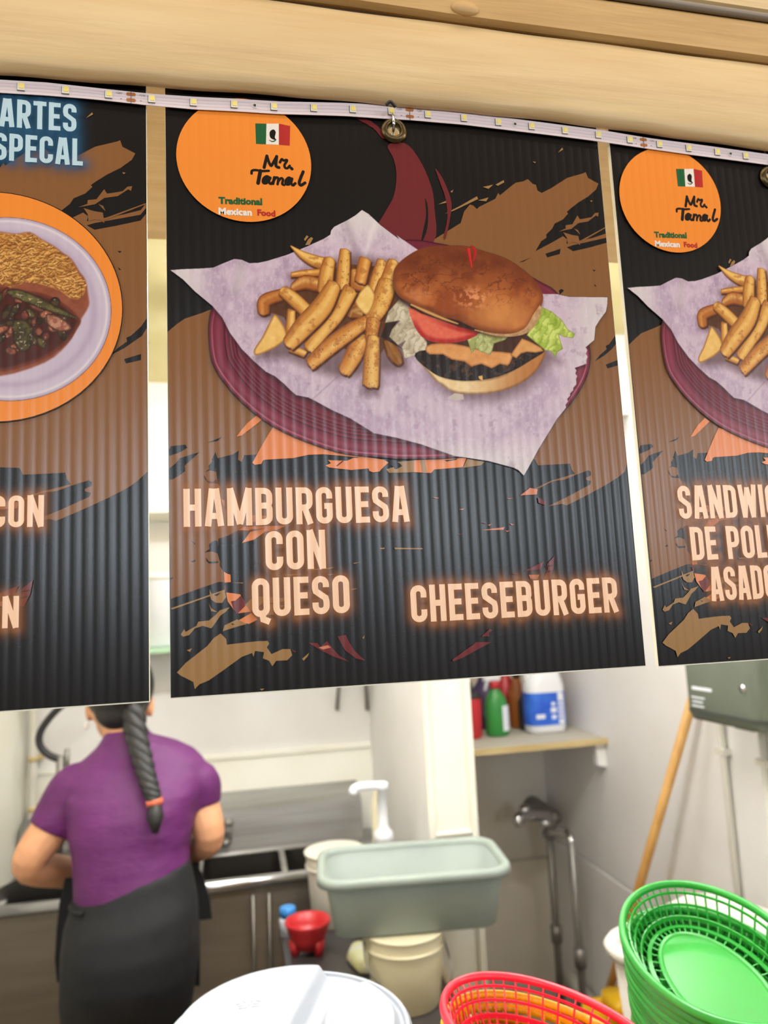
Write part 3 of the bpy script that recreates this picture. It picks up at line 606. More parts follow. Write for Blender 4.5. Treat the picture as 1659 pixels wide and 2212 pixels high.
def dish(gx, gz):
    pp = project(np.stack([gx, np.full(len(gx), YP), gz], 1)); A = Paint(pp[:, 0], pp[:, 1])
    sub = lambda x, y, s, sd=1, o=4: fbm(x, y, s, sd, o)
    # plate with concentric ridges
    def plate(x, y, d):
        c = mixc((96, 30, 44), (120, 38, 54), sub(x, y, 60, 3)); low = sstep(560, 800, y)
        c = mixc(c, (58, 16, 26), sstep(5, 0, d)); c = mixc(c, (196, 112, 128), 0.75 * np.exp(-((d - 8) / 1.6) ** 2) * low); c = mixc(c, (150, 70, 88), 0.5 * np.exp(-((d - 20) / 7) ** 2) * low)
        for r_, a_ in ((38, .8), (47, .75), (54, .6), (61, .7), (70, .5)):
            c = mixc(c, (54, 14, 24), a_ * np.exp(-((d - r_ + 2.6) / 1.8) ** 2)); c = mixc(c, (164, 74, 84), 0.6 * a_ * np.exp(-((d - r_) / 1.3) ** 2))
        return mixc(c, (64, 18, 30), 0.6 * sstep(72, 100, d))
    A.poly(smooth_poly(plate_o, 4), plate, 1.0)
    A.shadow(paper, (30, 8, 16), 0.55, 7, (-2, 6))
    def sheet(x, y, d):
        n = sub(x, y, 46, 11); c = mixc((194, 170, 182), (176, 151, 168), sstep(0.38, 0.70, n)); ed = sstep(34, 4, d) * sstep(620, 500, np.where(x > 1100, 0, x))
        tip = np.clip(sstep(480, 380, x) + sstep(545, 470, y) + sstep(1200, 1290, x) + sstep(930, 1010, y), 0, 1); c = mixc(c, (206, 198, 190), 0.75 * tip)
        c = mixc(c, (150, 124, 144), 0.4 * sstep(0.62, 0.76, sub(x, y, 20, 23))); c = mixc(c, (214, 196, 206), 0.3 * sstep(0.45, 0.75, sub(x, y * 0.6, 5, 31, 3)))
        f1 = (y - 850) + 0.9 * (x - 690) ; c = mixc(c, (128, 104, 120), 0.35 * np.exp(-(f1 / 2.5) ** 2) * (y < 866) * (y > 815) )
        f2 = (x - 742) - 0.35 * (y - 470); c = mixc(c, (150, 134, 138), 0.45 * np.exp(-(f2 / 9) ** 2) * (y < 560)); f3 = (x - 810) + 0.3 * (y - 480); c = mixc(c, (226, 214, 208), 0.5 * np.exp(-(f3 / 7) ** 2) * (y < 590))
        f4 = (x - 520) + 0.25 * (y - 580); c = mixc(c, (168, 156, 154), 0.4 * np.exp(-(f4 / 10) ** 2) * (y < 640)); return c
    A.poly(paper, sheet, 0.8)
    # contact shadows on the paper
    pile = Z3([(650,650),(880,520),(860,460),(1100,380),(1250,320),(1560,360),(1640,560),(1640,1080),(1480,1100),(1450,1250),(1340,1250),(1350,1120),(1180,1130),(1000,1080),(860,1010),(650,1010),(760,760),(660,730)])
    A.shadow(pile, (70, 44, 44), 0.62, 16, (4, 8))
    burger_sh = Z4([(60,760),(280,900),(330,1010),(420,1110),(560,1160),(740,1160),(900,1100),(1010,1000),(1060,930),(1110,930),(1000,800),(200,700)])
    A.shadow(burger_sh, (74, 48, 52), 0.6, 20, (8, 8))
    A.poly(Z3([(700,700),(900,560),(1080,560),(1200,420),(1400,420),(1560,450),(1600,620),(1560,800),(1480,1000),(1300,1000),(1100,880),(900,880),(840,760)]), lambda x, y, d: mixc((66, 36, 18), (104, 62, 30), sub(x, y, 20, 5)), 2, 3)
    def fry(base, edge=(128, 70, 28), hl=(232, 190, 112), spots=0.0, seed=1, light=-0.25):
        def f(x, y, u, t, d):
            n = sub(x, y, 9, seed, 4); c = mixc(base, hl, 0.75 * np.exp(-((u - light) / 0.42) ** 2) * (0.35 + 0.9 * n))
            c = mixc(c, (172, 104, 40), 0.45 * sstep(0.22, 0.42, u + 0.25 * (n - 0.5))); c = mixc(c, edge, 0.7 * sstep(0.6, 1.05, np.abs(u + 0.08))); c = mixc(c, edge, 0.55 * sstep(3.5, 0.3, -d)); c = mixc(c, (150, 84, 34), 0.5 * sstep(0.56, 0.72, sub(x, y, 14, seed + 40)))
            if spots: c = mixc(c, (84, 44, 20), spots * sstep(0.72, 0.80, sub(x, y, 3.2, seed + 77, 2)))
            return c
        return f
    def F(pts, w_, **k):
        q = Z3(pts); wpx = [v * 0.3255 for v in (w_ if hasattr(w_, '__len__') else [w_] * len(pts))]
        if len(wpx) != len(q): wpx = list(np.interp(np.linspace(0, 1, len(q)), np.linspace(0, 1, len(wpx)), wpx))
        i = A.sub(q, max(wpx) + 4)
        A.stroke([(p[0] + 1.5, p[1] + 3.5) for p in q], [v * 1.04 for v in wpx], lambda x, y, u, t, d: mixc((70, 36, 16), (60, 30, 12), u * 0), 2.4)
        A.stroke(q, wpx, fry(**k))
    gold, amber, brown = (206, 148, 66), (190, 118, 46), (160, 88, 34)
    F([(884,287),(960,345),(1040,385),(1110,405)], [12,52,78,84], base=(216,164,80), seed=1)
    F([(890,478),(980,468),(1075,462)], [34,48,50], base=amber, seed=2)
    F([(905,560),(980,528),(1070,545)], [60,96,90], base=brown, edge=(96,46,16), seed=3)
    F([(705,715),(715,650),(815,612)], [84,90,80], base=brown, edge=(96,46,16), hl=(206,140,70), seed=4)
    F([(838,588),(905,640),(985,715)], [78,92,92], base=gold, seed=5)
    F([(1300,470),(1310,530),(1360,560)], [80,90,60], base=brown, edge=(96,46,16), seed=6)
    F([(1242,325),(1234,440),(1225,570)], [72,88,90], base=gold, spots=0.5, seed=7)
    F([(1375,385),(1345,515)], [86,84], base=amber, seed=8)
    F([(1138,390),(1120,470),(1108,580)], [84,98,100], base=gold, seed=9)
    F([(1485,395),(1455,500),(1430,590)], [70,86,80], base=(212,158,76), seed=10, spots=0.3)
    F([(1560,400),(1530,500),(1500,590)], [80,96,90], base=gold, seed=11)
    F([(1640,420),(1570,560)], [50,60], base=amber, seed=12)
    F([(1320,700),(1290,720),(1340,740)], [90,90,60], base=(120,66,26), edge=(80,40,16), seed=13)
    F([(888,720),(880,860)], [56,70], base=gold, seed=14)
    A.poly(Z3([(780,738),(830,800),(858,865),(850,905),(790,955),(720,990),(655,1012),(640,975),(695,890),(745,790)]), lambda x, y, d: mixc(mixc((214,162,78), (232,192,116), sub(x, y, 12, 15)), (132,76,30), 0.75 * sstep(6, 0, d)), 0.9, 3)
    F([(890,965),(975,1000)], [56,50], base=(204,146,70), seed=16)
    F([(1520,545),(1470,680),(1420,770)], [130,130,96], base=gold, spots=0.3, seed=17)
    A.poly(Z3([(1330,610),(1392,543),(1440,608),(1425,690),(1388,742),(1345,715),(1310,660)]), lambda x, y, d: mixc(mixc((214,166,80), (236,200,124), sub(x, y, 12, 18)), (140,84,34), 0.7 * sstep(5, 0, d)), 0.9, 3)
    F([(1275,585),(1185,740),(1090,850),(1010,955)], [104,108,104,92], base=gold, seed=19)
    F([(1165,555),(1090,690),(970,820),(880,925)], [104,138,136,104], base=(204,142,62), seed=20, light=-0.1)
    F([(1345,905),(1300,1010),(1245,1105)], [110,118,100], base=(196,128,54), spots=0.4, seed=21)
    F([(1375,790),(1280,850),(1150,945),(1020,1062)], [84,108,112,92], base=(196,126,54), spots=0.45, seed=22)
    F([(1430,790),(1418,880),(1430,930)], [96,84,88], base=amber, spots=0.5, seed=23)
    F([(1430,900),(1420,1030),(1412,1195)], [84,106,112], base=(208,154,78), spots=0.35, seed=24)
    F([(1525,920),(1565,1000),(1600,1055)], [60,92,56], base=(112,68,26), edge=(60,34,14), hl=(170,116,52), seed=25)
    # burger
    def leaf(c0, c1, c2, sd, sc=16):
        def f(x, y, d):
            n = sub(x, y, sc, sd); v = np.sin((x * 0.8 + y * 0.5 + 30 * n) * 0.45); c = mixc(c0, c1, sstep(0.35, 0.65, n)); c = mixc(c, c2, 0.35 * sstep(0.2, 0.9, v)); return mixc(c, tuple(q * 0.6 for q in c0), 0.5 * sstep(3, 0, d))
        return f
    A.poly(Z4([(225,610),(520,690),(930,740),(1000,660),(1020,760),(1035,890),(830,960),(330,900),(255,760)]), (66, 38, 22), 2)
    A.poly(Z4([(170,575),(235,620),(265,740),(335,830),(335,885),(280,910),(200,930),(185,860),(205,825),(160,852),(105,800),(130,750),(172,705),(85,716),(105,650)]), leaf((176,160,132), (206,192,166), (128,112,84), 50), 0.8)
    A.poly(Z4([(90,720),(165,705),(125,755),(110,800),(185,870),(60,800)]), (46, 28, 18), 1.2)
    A.poly(Z4([(930,790),(975,700),(1020,622),(1080,650),(1140,700),(1175,755),(1217,783),(1205,808),(1150,800),(1120,785),(1130,820),(1145,872),(1110,890),(1100,925),(1075,885),(1040,880),(990,840)]), leaf((150,168,60), (196,206,104), (98,122,30), 52, 20), 0.8)
    bun = lambda x, y, d: mixc(mixc(mixc((214,178,124), (232,206,158), sub(x, y, 10, 60)), (176,112,54), sstep(1010, 1150, x + 0.3 * (y - 800))), (110,70,34), 0.7 * sstep(7, 0, d))
    A.poly(Z4([(265,925),(350,985),(450,1040),(600,1055),(760,1035),(900,960),(1038,880),(1015,960),(960,1030),(870,1090),(740,1132),(580,1142),(480,1125),(430,1090),(390,1065),(320,985)]), bun, 1.0, 3)
    A.poly(Z4([(262,915),(320,880),(480,900),(700,960),(830,940),(935,890),(1035,885),(960,935),(850,1000),(720,1046),(560,1062),(430,1042),(350,1000)]), lambda x, y, d: mixc(mixc((34,22,16), (72,48,32), sstep(0.5, 0.7, sub(x, y, 9, 62))), (20,12,8), 0.6 * sstep(5, 0, d)), 1.0, 3)
    A.poly(Z4([(325,870),(360,842),(480,838),(600,862),(720,885),(835,895),(838,940),(815,972),(770,962),(720,988),(660,962),(600,978),(560,948),(480,935),(430,905),(350,905)]), lambda x, y, d: mixc(mixc((196,126,66), (222,162,98), sub(x, y, 14, 64)), (136,78,34), 0.7 * sstep(5, 0, d)), 0.9, 2)
    A.poly(Z4([(832,910),(850,880),(900,808),(945,825),(1015,862),(1030,885),(980,895),(930,890),(895,900),(868,928)]), lambda x, y, d: mixc(mixc((196,134,72), (216,158,94), sub(x, y, 12, 66)), (130,76,34), 0.7 * sstep(4, 0, d)), 0.9)
    A.poly(Z4([(575,815),(640,775),(835,785),(800,818),(735,840),(725,880),(712,908),(655,888),(625,870),(600,898)]), leaf((150,152,88), (190,190,128), (104,108,50), 68), 0.8)
    A.poly(Z4([(225,625),(300,660),(420,700),(520,740),(645,772),(590,812),(520,832),(440,838),(370,830),(305,800),(260,735)]), lambda x, y, d: mixc(mixc((204,84,62), (222,112,84), sub(x, y, 8, 70)), (166,40,34), sstep(14, 4, d) * sstep(690, 715, y + 0.05 * (1000 - x))), 0.9, 2)
    topb = smooth_poly(Z4([(133,450),(150,380),(230,310),(330,265),(470,256),(570,260),(680,290),(800,330),(900,392),(985,470),(1026,550),(1016,615),(975,690),(930,752),(850,782),(740,778),(620,748),(520,702),(430,682),(330,642),(240,602),(170,560),(140,510)]), 4)
    A.shadow(topb, (40, 18, 10), 0.75, 7, (-2, 8))
    def top(x, y, d):
        n = sub(x, y, 40, 80, 5); wr = np.abs(sub(x, y * 1.6, 26, 84, 4) - 0.5)
        c = mixc((176, 98, 44), (142, 68, 28), sstep(0.35, 0.65, n)); c = mixc(c, (104, 46, 20), 0.85 * sstep(660, 560, y - 0.10 * (x - 1000)) * (0.5 + n)); c = mixc(c, (206, 136, 72), 0.7 * sstep(60, 10, np.hypot((x - 1085) / 1.9, y - 682)))
        c = mixc(c, (88, 38, 16), 0.65 * sstep(0.05, 0.0, wr) * sstep(8, 20, d) * sstep(690, 600, y)); c = mixc(c, (226, 150, 104), 0.75 * sstep(36, 6, np.hypot((x - 1020) / 1.7, y - 645)) * sstep(0.45, 0.62, sub(x, y, 7, 88, 3)))
        c = mixc(c, (216, 140, 96), 0.4 * sstep(26, 4, np.hypot((x - 900) / 1.6, y - 640))); c = mixc(c, (112, 54, 22), 0.75 * sstep(15, 1, d)); dd = (x - 905) * 0.35 + (675 - y); c = mixc(c, (110, 56, 24), 0.6 * np.exp(-(((y - 668) - 0.22 * (x - 900) + 6 * np.sin(x * 0.09)) / 4.5) ** 2) * sstep(1040, 960, x))
        return c
    A.poly(topb, top, 1.0)
    A.stroke(Z4([(240,607),(330,648),(430,690),(520,722)]), [4, 7, 6, 3], lambda x, y, u, t, d: mixc((206,160,100), (150,96,46), np.abs(u)), 0.9)
    A.stroke(Z4([(620,758),(740,786),(850,788),(935,755),(985,680),(1012,620)]), [3, 5, 7, 12, 15, 7], lambda x, y, u, t, d: mixc((206,170,124), (150,104,62), sub(x, y, 6, 90)), 1.0)
    A.stroke(Z4([(580,275),(600,385)]), [9, 4], lambda x, y, u, t, d: mixc((196, 40, 36), (130, 20, 20), u), 0.8); A.stroke(Z4([(600,260),(622,285),(612,345)]), [5, 7, 4], lambda x, y, u, t, d: mixc((170, 34, 32), (150, 24, 24), u), 0.8)
    A.poly(Z4([(455,1165),(500,1135),(550,1142),(556,1172),(505,1180)]), (186, 170, 158), 1.2); A.poly(Z4([(640,1035),(665,1030),(668,1060),(648,1052)]), (216, 164, 96), 0.8)
    return A.col, A.a

# ------------------------------------------------------------------ boards
def hole_panel(parts, m, parent, gx, gz, r):
    o = obj('panel', parts, m, parent)
    if gx is None: return o
    c = obj('cutter', [tube([(gx, YP - 0.02, gz), (gx, YP + 0.02, gz)], r, 24)], m, parent)
    md = o.modifiers.new('b', 'BOOLEAN'); md.object = c; md.operation = 'DIFFERENCE'; md.solver = 'EXACT'
    dg = bpy.context.evaluated_depsgraph_get(); me = bpy.data.meshes.new_from_object(o.evaluated_get(dg)); o.modifiers.clear(); o.data = me
    bpy.data.objects.remove(c); return o
M['print_disc'] = print_mat('print_disc', (228, 132, 48)); M['print_white'] = print_mat('print_white', (222, 212, 200)); M['print_red'] = print_mat('print_red', (172, 44, 40)); M['print_green'] = print_mat('print_green', (34, 88, 50)); M['print_textblack'] = print_mat('print_textblack', (24, 18, 14))
GR = {2: P(850, 285), 1: (P(850, 285)[0] - 0.3503, P(850, 285)[1] - 0.002), 3: (0.4465, 1.9628)}
def board(k, label, name='menu_board'):
    x0, x1 = PANELS[k]
    b = thing(name, ((x0 + x1) / 2, YP, ZB[k]), label, 'menu board', 'hanging menu boards')
    gx, gz = GR[k]
    hole_panel([box(x0, x1, YP, YP + 0.004, ZB[k], ZT)], 'coroplast', b, gx, gz, 0.0052)
    face = obj('printed_face', [box(x0 + 0.0002, x1 - 0.0002, YP - 0.00015, YP - 0.00005, ZB[k] + 0.0008, ZT - 0.0002)], 'print_ink', b)
    c = obj('cutter', [tube([(gx, YP - 0.02, gz), (gx, YP + 0.02, gz)], 0.0052, 24)], 'print_ink', b)
    md = face.modifiers.new('b', 'BOOLEAN'); md.object = c; md.solver = 'EXACT'
    dg = bpy.context.evaluated_depsgraph_get(); me = bpy.data.meshes.new_from_object(face.evaluated_get(dg)); face.modifiers.clear(); face.data = me; bpy.data.objects.remove(c)
    g = obj('grommet', [xf(loft([[(r * math.cos(2*PI*j/32), y, r * math.sin(2*PI*j/32)) for j in range(32)] for r, y in ((0.0048, 0.001), (0.0050, -0.0030), (0.0058, -0.0040), (0.0078, -0.0040), (0.0096, -0.0026), (0.0100, -0.0019))], cap=False), loc=(gx, YP, gz))], 'brass_dark', b, True, label='dark brass grommet ring')
    h = obj('hook', [tube(smooth_path([(gx + 0.0002, YP + 0.005, gz - 0.001), (gx - 0.0006, YP - 0.004, gz + 0.002), (gx - 0.0008, YP - 0.0045, gz + 0.008), (gx - 0.0012, YP - 0.001, gz + 0.018), (gx - 0.0014, YP + 0.001, gz + 0.03)], 5), 0.0011, 8)], 'chrome', b, True)
    return b
def logo(b, cx, cz, R_, dx):
    y = YP - 0.0002 - STEP * 27
    obj('logo_disc', [([(cx + R_ * math.cos(2*PI*j/72), y, cz + R_ * math.sin(2*PI*j/72)) for j in range(72)], [tuple(range(72))[::-1]])], 'print_disc', b, label='round orange printed emblem disc')
    c2 = np.array([0.0141, 1.9433]); sc = R_ / 0.0474
    def q(pts): return [tuple((np.array(P(*p)) - c2) * np.array([sc, sc]) + [cx, cz]) for p in pts]
    fl = Z1([(1102,540),(1150,541),(1203,541),(1252,551),(1250,636),(1203,632),(1148,630),(1105,628)])
    f = q(fl); lay = 28
    for i, (a, m_) in enumerate(((( 0, 1, 6, 7), 'print_green'), ((1, 2, 5, 6), 'print_white'), ((2, 3, 4, 5), 'print_red'))):
        obj('flag_stripe', [flat([f[j] for j in a], lay)], m_, b)
    obj('flag_emblem', [flat(q(smooth_poly(Z1([(1165,575),(1180,566),(1190,578),(1186,600),(1192,612),(1172,606),(1164,594)]), 3)), lay + 1)], 'print_textblack', b)
    obj('flag_emblem', [flat(q(smooth_poly(Z1([(1160,610),(1176,616),(1194,608),(1186,618),(1172,620)]), 3)), lay + 1)], 'print_green', b)
    st = [([(1140,730),(1146,705),(1152,680)], 11), ([(1152,680),(1160,705),(1170,722),(1182,704),(1194,682)], 10), ([(1194,682),(1191,708),(1192,724),(1204,730)], 11),
          ([(1208,708),(1216,694),(1224,700),(1236,697),(1238,702),(1228,718),(1230,730),(1240,733),(1250,722)], 9), ([(1256,732),(1260,736)], 11),
          ([(1086,756),(1088,744),(1104,741),(1130,745),(1160,744)], 9), ([(1124,744),(1120,765),(1114,797)], 13),
          ([(1166,776),(1152,768),(1138,778),(1136,794),(1148,797),(1162,784)], 10), ([(1166,774),(1160,790),(1168,800),(1176,794)], 10),
          ([(1184,772),(1178,800)], 10), ([(1182,786),(1192,773),(1201,778),(1198,802)], 9), ([(1202,788),(1213,776),(1221,782),(1218,800),(1226,805)], 9),
          ([(1258,780),(1246,774),(1234,786),(1234,800),(1246,802),(1256,790)], 10), ([(1260,778),(1256,796),(1264,806),(1274,798)], 10),
          ([(1308,748),(1299,770),(1291,795),(1298,806),(1316,796)], 11)]
    polys = []
    for i, (pts, wd) in enumerate(st):
        pl = q([tuple(p) for p in smooth_path(Z1(pts), 5)]); wm = wd * 0.5 / 3100 * sc * 1.25
        polys += stroke_quads([np.array(p) for p in pl], wm, False)
        for e in (pl[0], pl[-1]): polys.append([(e[0] + wm/2 * math.cos(2*PI*j/12), e[1] + wm/2 * math.sin(2*PI*j/12)) for j in range(12)])
    obj('script_lettering', [flats(polys, 29)], 'print_textblack', b)
    for txt, m_, bx in (('Traditional', 'print_green', (944, 856, 1132, 890)), ('Mexican', 'print_white', (944, 902, 1088, 936)), ('Food', 'print_red', (1111, 909, 1189, 940))):
        p0, p1, pt = q(Z1([(bx[0], bx[3] - 3), (bx[2], bx[3] + 3), (bx[0], bx[1])]))
        font_text('small_lettering', txt, m_, b, p0, (p1[0], p1[1]), p0[1], pt[1], 29, bold=0.05)

# the ink face itself
M['print_ink'] = print_mat('print_ink', (22, 18, 15))
b2 = board(2, 'black menu board with cheeseburger and fries picture hanging in the middle')
build_art(2, b2, 0, 0)
logo(b2, 0.0141, 1.9433, 0.0474, 0)
xs = np.arange(-0.0402, 0.2919, 0.00042); zs = np.arange(1.700, 1.912, 0.00042)
d2 = grid_print('dish_picture', xs, zs, dish, M['print_photo'], b2, 22)
d2['label'] = 'printed picture of a cheeseburger and fries on paper over a maroon plate'
GL = (184, 116, 64)
lettering(2, 'HAMBURGUESA', b2, (397, 1139), (884, 1127), (395, 1057), 'print_peach', GL)
lettering(2, 'CON', b2, (574, 1233), (704, 1229), (571, 1148), 'print_peach', GL)
lettering(2, 'QUESO', b2, (545, 1334), (756, 1327), (544, 1250), 'print_peach', GL)
lettering(2, 'CHEESEBURGER', b2, (888, 1345), (1335, 1327), (886, 1265), 'print_peach', GL)

b3 = board(3, 'black menu board with SANDWICH lettering at the right edge of the photo')
build_art(3, b3, 0.3435, 0.0)
logo(b3, 0.3510, 1.9360, 0.0450, 0.34)
d3 = d2.copy(); COL.objects.link(d3); d3.parent = b3; d3.location = (0, 0, 0)
d3.location = Vector(((b2.location.x - b3.location.x) + 0.3435, 0, b2.location.z - b3.location.z + 0.002))
d3['label'] = 'printed picture of fries and a sandwich on paper over a maroon plate'
lettering(3, 'SANDWICH', b3, (1466, 1122), (1650, 1116), (1463, 1050), 'print_peach', GL, fit='SANDWI')
lettering(3, 'DE POLLO', b3, (1493, 1211), (1655, 1205), (1488, 1139), 'print_peach', GL, fit='DE POL')
lettering(3, 'ASADO', b3, (1535, 1299), (1648, 1294), (1533, 1225), 'print_peach', GL, fit='ASAD')

b1 = board(1, 'black menu board with rice and stew plate picture at the left edge')
build_art(1, b1, -0.3503, -0.0035)
def disc(cx, cz, r, lay, m_, name, n=90, **k):
    y = YP - 0.0002 - STEP * lay
    return obj(name, [([(cx + r * math.cos(2*PI*j/n), y, cz + r * math.sin(2*PI*j/n)) for j in range(n)], [tuple(range(n))[::-1]])], m_, b1, **k)
M['print_lilac'] = print_mat('print_lilac', (182, 164, 178))
disc(-0.1477, 1.8285, 0.0787, 20, 'print_ink', 'ring_outline'); disc(-0.1477, 1.8285, 0.0781, 21, 'print_disc', 'orange_ring_print')
disc(-0.1392, 1.8267, 0.0626, 22, 'print_lilac', 'plate_print')
def stew(gx, gz):
    pp = project(np.stack([gx, np.full(len(gx), YP), gz], 1)); A = Paint(pp[:, 0], pp[:, 1]); sub = fbm
    cx, cz, R_ = -0.1392, 1.8267, 0.0626; rr = np.hypot(gx - cx, gz - cz); idx = np.arange(len(gx)); x, y = A.x, A.y
    c = mixc((184, 166, 182), (198, 182, 192), sub(x, y, 60, 2)); c = mixc(c, (214, 204, 204), 0.8 * np.exp(-((rr - 0.060) / 0.0009) ** 2)); c = mixc(c, (158, 138, 158), 0.6 * sstep(0.0600, 0.0626, rr)); c = mixc(c, (160, 140, 160), 0.5 * np.exp(-((rr - 0.052) / 0.0025) ** 2))
    A.put(idx, c, sstep(0.0630, 0.0624, rr))
    edge = smooth_poly(Z7([(-560,1900),(-500,1640),(-340,1460),(-160,1400),(0,1405),(150,1425),(270,1410),(370,1470),(480,1530),(560,1590),(640,1650),(710,1760),(760,1830),(785,1960),(790,2060),(720,2180),(680,2260),(600,2400),(400,2560),(0,2680),(-260,2600),(-460,2420),(-550,2180)]), 3)
    A.poly(edge, lambda x, y, d: mixc((120, 58, 34), (150, 84, 60), sub(x, y, 18, 5)), 3)
    sauce = smooth_poly(Z7([(-510,2000),(-300,1900),(0,1890),(200,1920),(420,1960),(600,2060),(700,2160),(720,2200),(690,2260),(600,2390),(420,2520),(200,2600),(0,2640),(-240,2560),(-430,2390),(-510,2180)]), 3)
    A.poly(sauce, lambda x, y, d: mixc(mixc((84, 34, 20), (54, 22, 14), sub(x, y, 26, 7)), (128, 62, 40), 0.6 * sstep(12, 2, d)), 2.5)
    def rice(x, y, d):
        n = sub(x, y, 9, 9, 3); a = sub(x * 0.55 + y * 0.3, y * 1.5 - x * 0.2, 7, 13, 3); c = mixc((148, 92, 38), (206, 150, 74), sstep(0.34, 0.62, a)); c = mixc(c, (226, 176, 100), 0.6 * sstep(0.58, 0.72, n)); c = mixc(c, (104, 58, 24), 0.7 * sstep(0.60, 0.70, sub(x, y, 16, 17, 3))); return mixc(c, (160, 106, 60), 0.5 * sstep(6, 0, d))
    A.poly(smooth_poly(Z7([(-520,1880),(-470,1650),(-320,1480),(-150,1410),(0,1410),(150,1430),(270,1412),(370,1475),(480,1535),(560,1600),(640,1660),(700,1770),(745,1850),(760,1930),(700,2000),(620,1990),(540,1930),(400,1880),(250,1850),(100,1900),(0,1850),(-300,1890)]), 2), rice, 1.6)
    r_ = np.random.default_rng(5); rp = smooth_poly(Z7([(-500,1860),(-450,1660),(-310,1500),(-150,1425),(150,1440),(270,1425),(370,1485),(470,1545),(550,1610),(630,1670),(690,1780),(735,1850),(745,1920),(690,1985),(620,1975),(540,1915),(400,1870),(250,1840),(100,1880),(-60,1850),(-300,1870)]), 2)
    for i in range(1500):
        gx_, gy_ = r_.uniform(-125, 185), r_.uniform(505, 650); ins_ = False
        for (ax, ay), (bx_, by_) in zip(rp, rp[1:] + rp[:1]):
            if (ay > gy_) != (by_ > gy_) and gx_ < (bx_ - ax) * (gy_ - ay) / (by_ - ay) + ax: ins_ = not ins_
        if not ins_: continue
        an = r_.uniform(-0.7, 1.0); L_ = r_.uniform(4, 7); wv = r_.uniform(2.6, 3.6); c0 = np.array([[206, 148, 74], [226, 172, 98], [186, 126, 58], [168, 106, 46], [214, 158, 84]][i % 5], float)
        A.stroke([(gx_ - L_ * math.cos(an) + 0.8, gy_ - L_ * math.sin(an) + 1.2), (gx_ + L_ * math.cos(an) + 0.8, gy_ + L_ * math.sin(an) + 1.2)], [wv, wv], lambda x, y, u, t, d: np.tile(np.array([112, 66, 26.]), (len(x), 1)), 0.9, 1)
        A.stroke([(gx_ - L_ * math.cos(an), gy_ - L_ * math.sin(an)), (gx_ + L_ * math.cos(an), gy_ + L_ * math.sin(an))], [wv, wv], lambda x, y, u, t, d: mixc(c0, c0 * 0.75, u), 0.8, 1)
    def chunk(pts, a, b, sd): A.poly(smooth_poly(Z7(pts), 4), lambda x, y, d: mixc(mixc(mixc(a, b, sstep(0.35, 0.65, sub(x, y, 8, sd))), (236, 206, 180), 0.5 * sstep(0.72, 0.8, sub(x, y, 5, sd + 9, 2))), (40, 18, 12), 0.8 * sstep(6, 0, d)), 1.2)
    for i in range(64):
        cx_, cy_ = r_.uniform(-400, 560), r_.uniform(1960, 2480); a0 = r_.uniform(0, 3); L_, w_ = r_.uniform(40, 95), r_.uniform(26, 46)
        if cy_ > 2560 - max(cx_, 0) * 0.42: continue
        ring = [(cx_ + L_ * math.cos(t) * math.cos(a0) - w_ * math.sin(t) * math.sin(a0), cy_ + L_ * math.cos(t) * math.sin(a0) + w_ * math.sin(t) * math.cos(a0)) for t in np.linspace(0, 2*PI, 9)[:-1]]
        pal = [((132, 72, 50), (176, 112, 82)), ((66, 58, 28), (96, 84, 44)), ((104, 52, 36), (140, 82, 58)), ((48, 36, 22), (74, 58, 34))][i % 4]; chunk(ring, *pal, 30 + i)
    chunk([(60,1930),(160,1910),(330,1970),(480,2050),(620,2120),(700,2175),(560,2150),(380,2090),(200,2020),(90,1970)], (72, 66, 34), (98, 90, 50), 91)
    chunk([(120,2200),(240,2190),(300,2280),(280,2420),(200,2470),(130,2380)], (58, 50, 28), (84, 74, 40), 92)
    chunk([(420,2130),(560,2170),(640,2260),(540,2290),(430,2230)], (138, 82, 62), (180, 124, 98), 93)
    ins = rr < 0.0632; A.a *= ins; return A.col, A.a
grid_print('dish_picture', np.arange(-0.2030, -0.0755, 0.00045), np.arange(1.763, 1.8905, 0.00045), stew, M['print_photo'], b1, 23)['label'] = 'printed picture of rice and stew on a lilac plate'
BL = (52, 104, 140)
lettering(1, 'ARTES', b1, (0, 276), (166, 287), (0, 215), 'print_ice', BL, sig=0.0035)
lettering(1, 'SPECAL', b1, (-14, 348), (180, 361), (-14, 289), 'print_ice', BL, sig=0.0035)
lettering(1, 'CON', b1, (-22, 1141), (96, 1138), (-22, 1072), 'print_peach', GL)
lettering(1, 'EN', b1, (-30, 1359), (42, 1356), (-30, 1290), 'print_peach', GL)

# ------------------------------------------------------------------ LED strip
YL = 0.4968
tp = [(-60,167),(0,172),(100,178),(200,189),(320,202),(420,209),(506,213),(600,219),(740,222),(845,227),(885,231),(1000,243),(1100,255),(1200,268),(1300,281),(1400,298),(1500,311),(1600,325),(1659,333),(1720,342)]
bt = [(-60,195),(0,200),(100,206),(200,214),(320,227),(420,236),(506,240),(600,246),(740,250),(845,257),(885,259),(1000,269),(1100,281),(1200,293),(1300,306),(1400,321),(1500,335),(1600,348),(1659,356),(1720,365)]
tq = np.array([onY(*p, YL) for p in tp]); bq = np.array([onY(*p, YL) for p in bt])
for q_ in ('t', 'b'):
    a = tq if q_ == 't' else bq; a = np.concatenate([[a[0] + [-0.39 - a[0, 0], 0, 0]], a, [a[-1] + [0.645 - a[-1, 0], 0, -0.001]]])
    if q_ == 't': tq = a
    else: bq = a
def strip_pt(X, v):
    zt = np.interp(X, tq[:, 0], tq[:, 2]); zb = np.interp(X, bq[:, 0], bq[:, 2]); return zb + (zt - zb) * v
sx = np.linspace(-0.39, 0.645, 150)
strip = thing('led_strip', (float(sx.mean()), YL, float(strip_pt(sx.mean(), 0))), 'white flexible led strip taped across the tops of the menu boards', 'led strip')
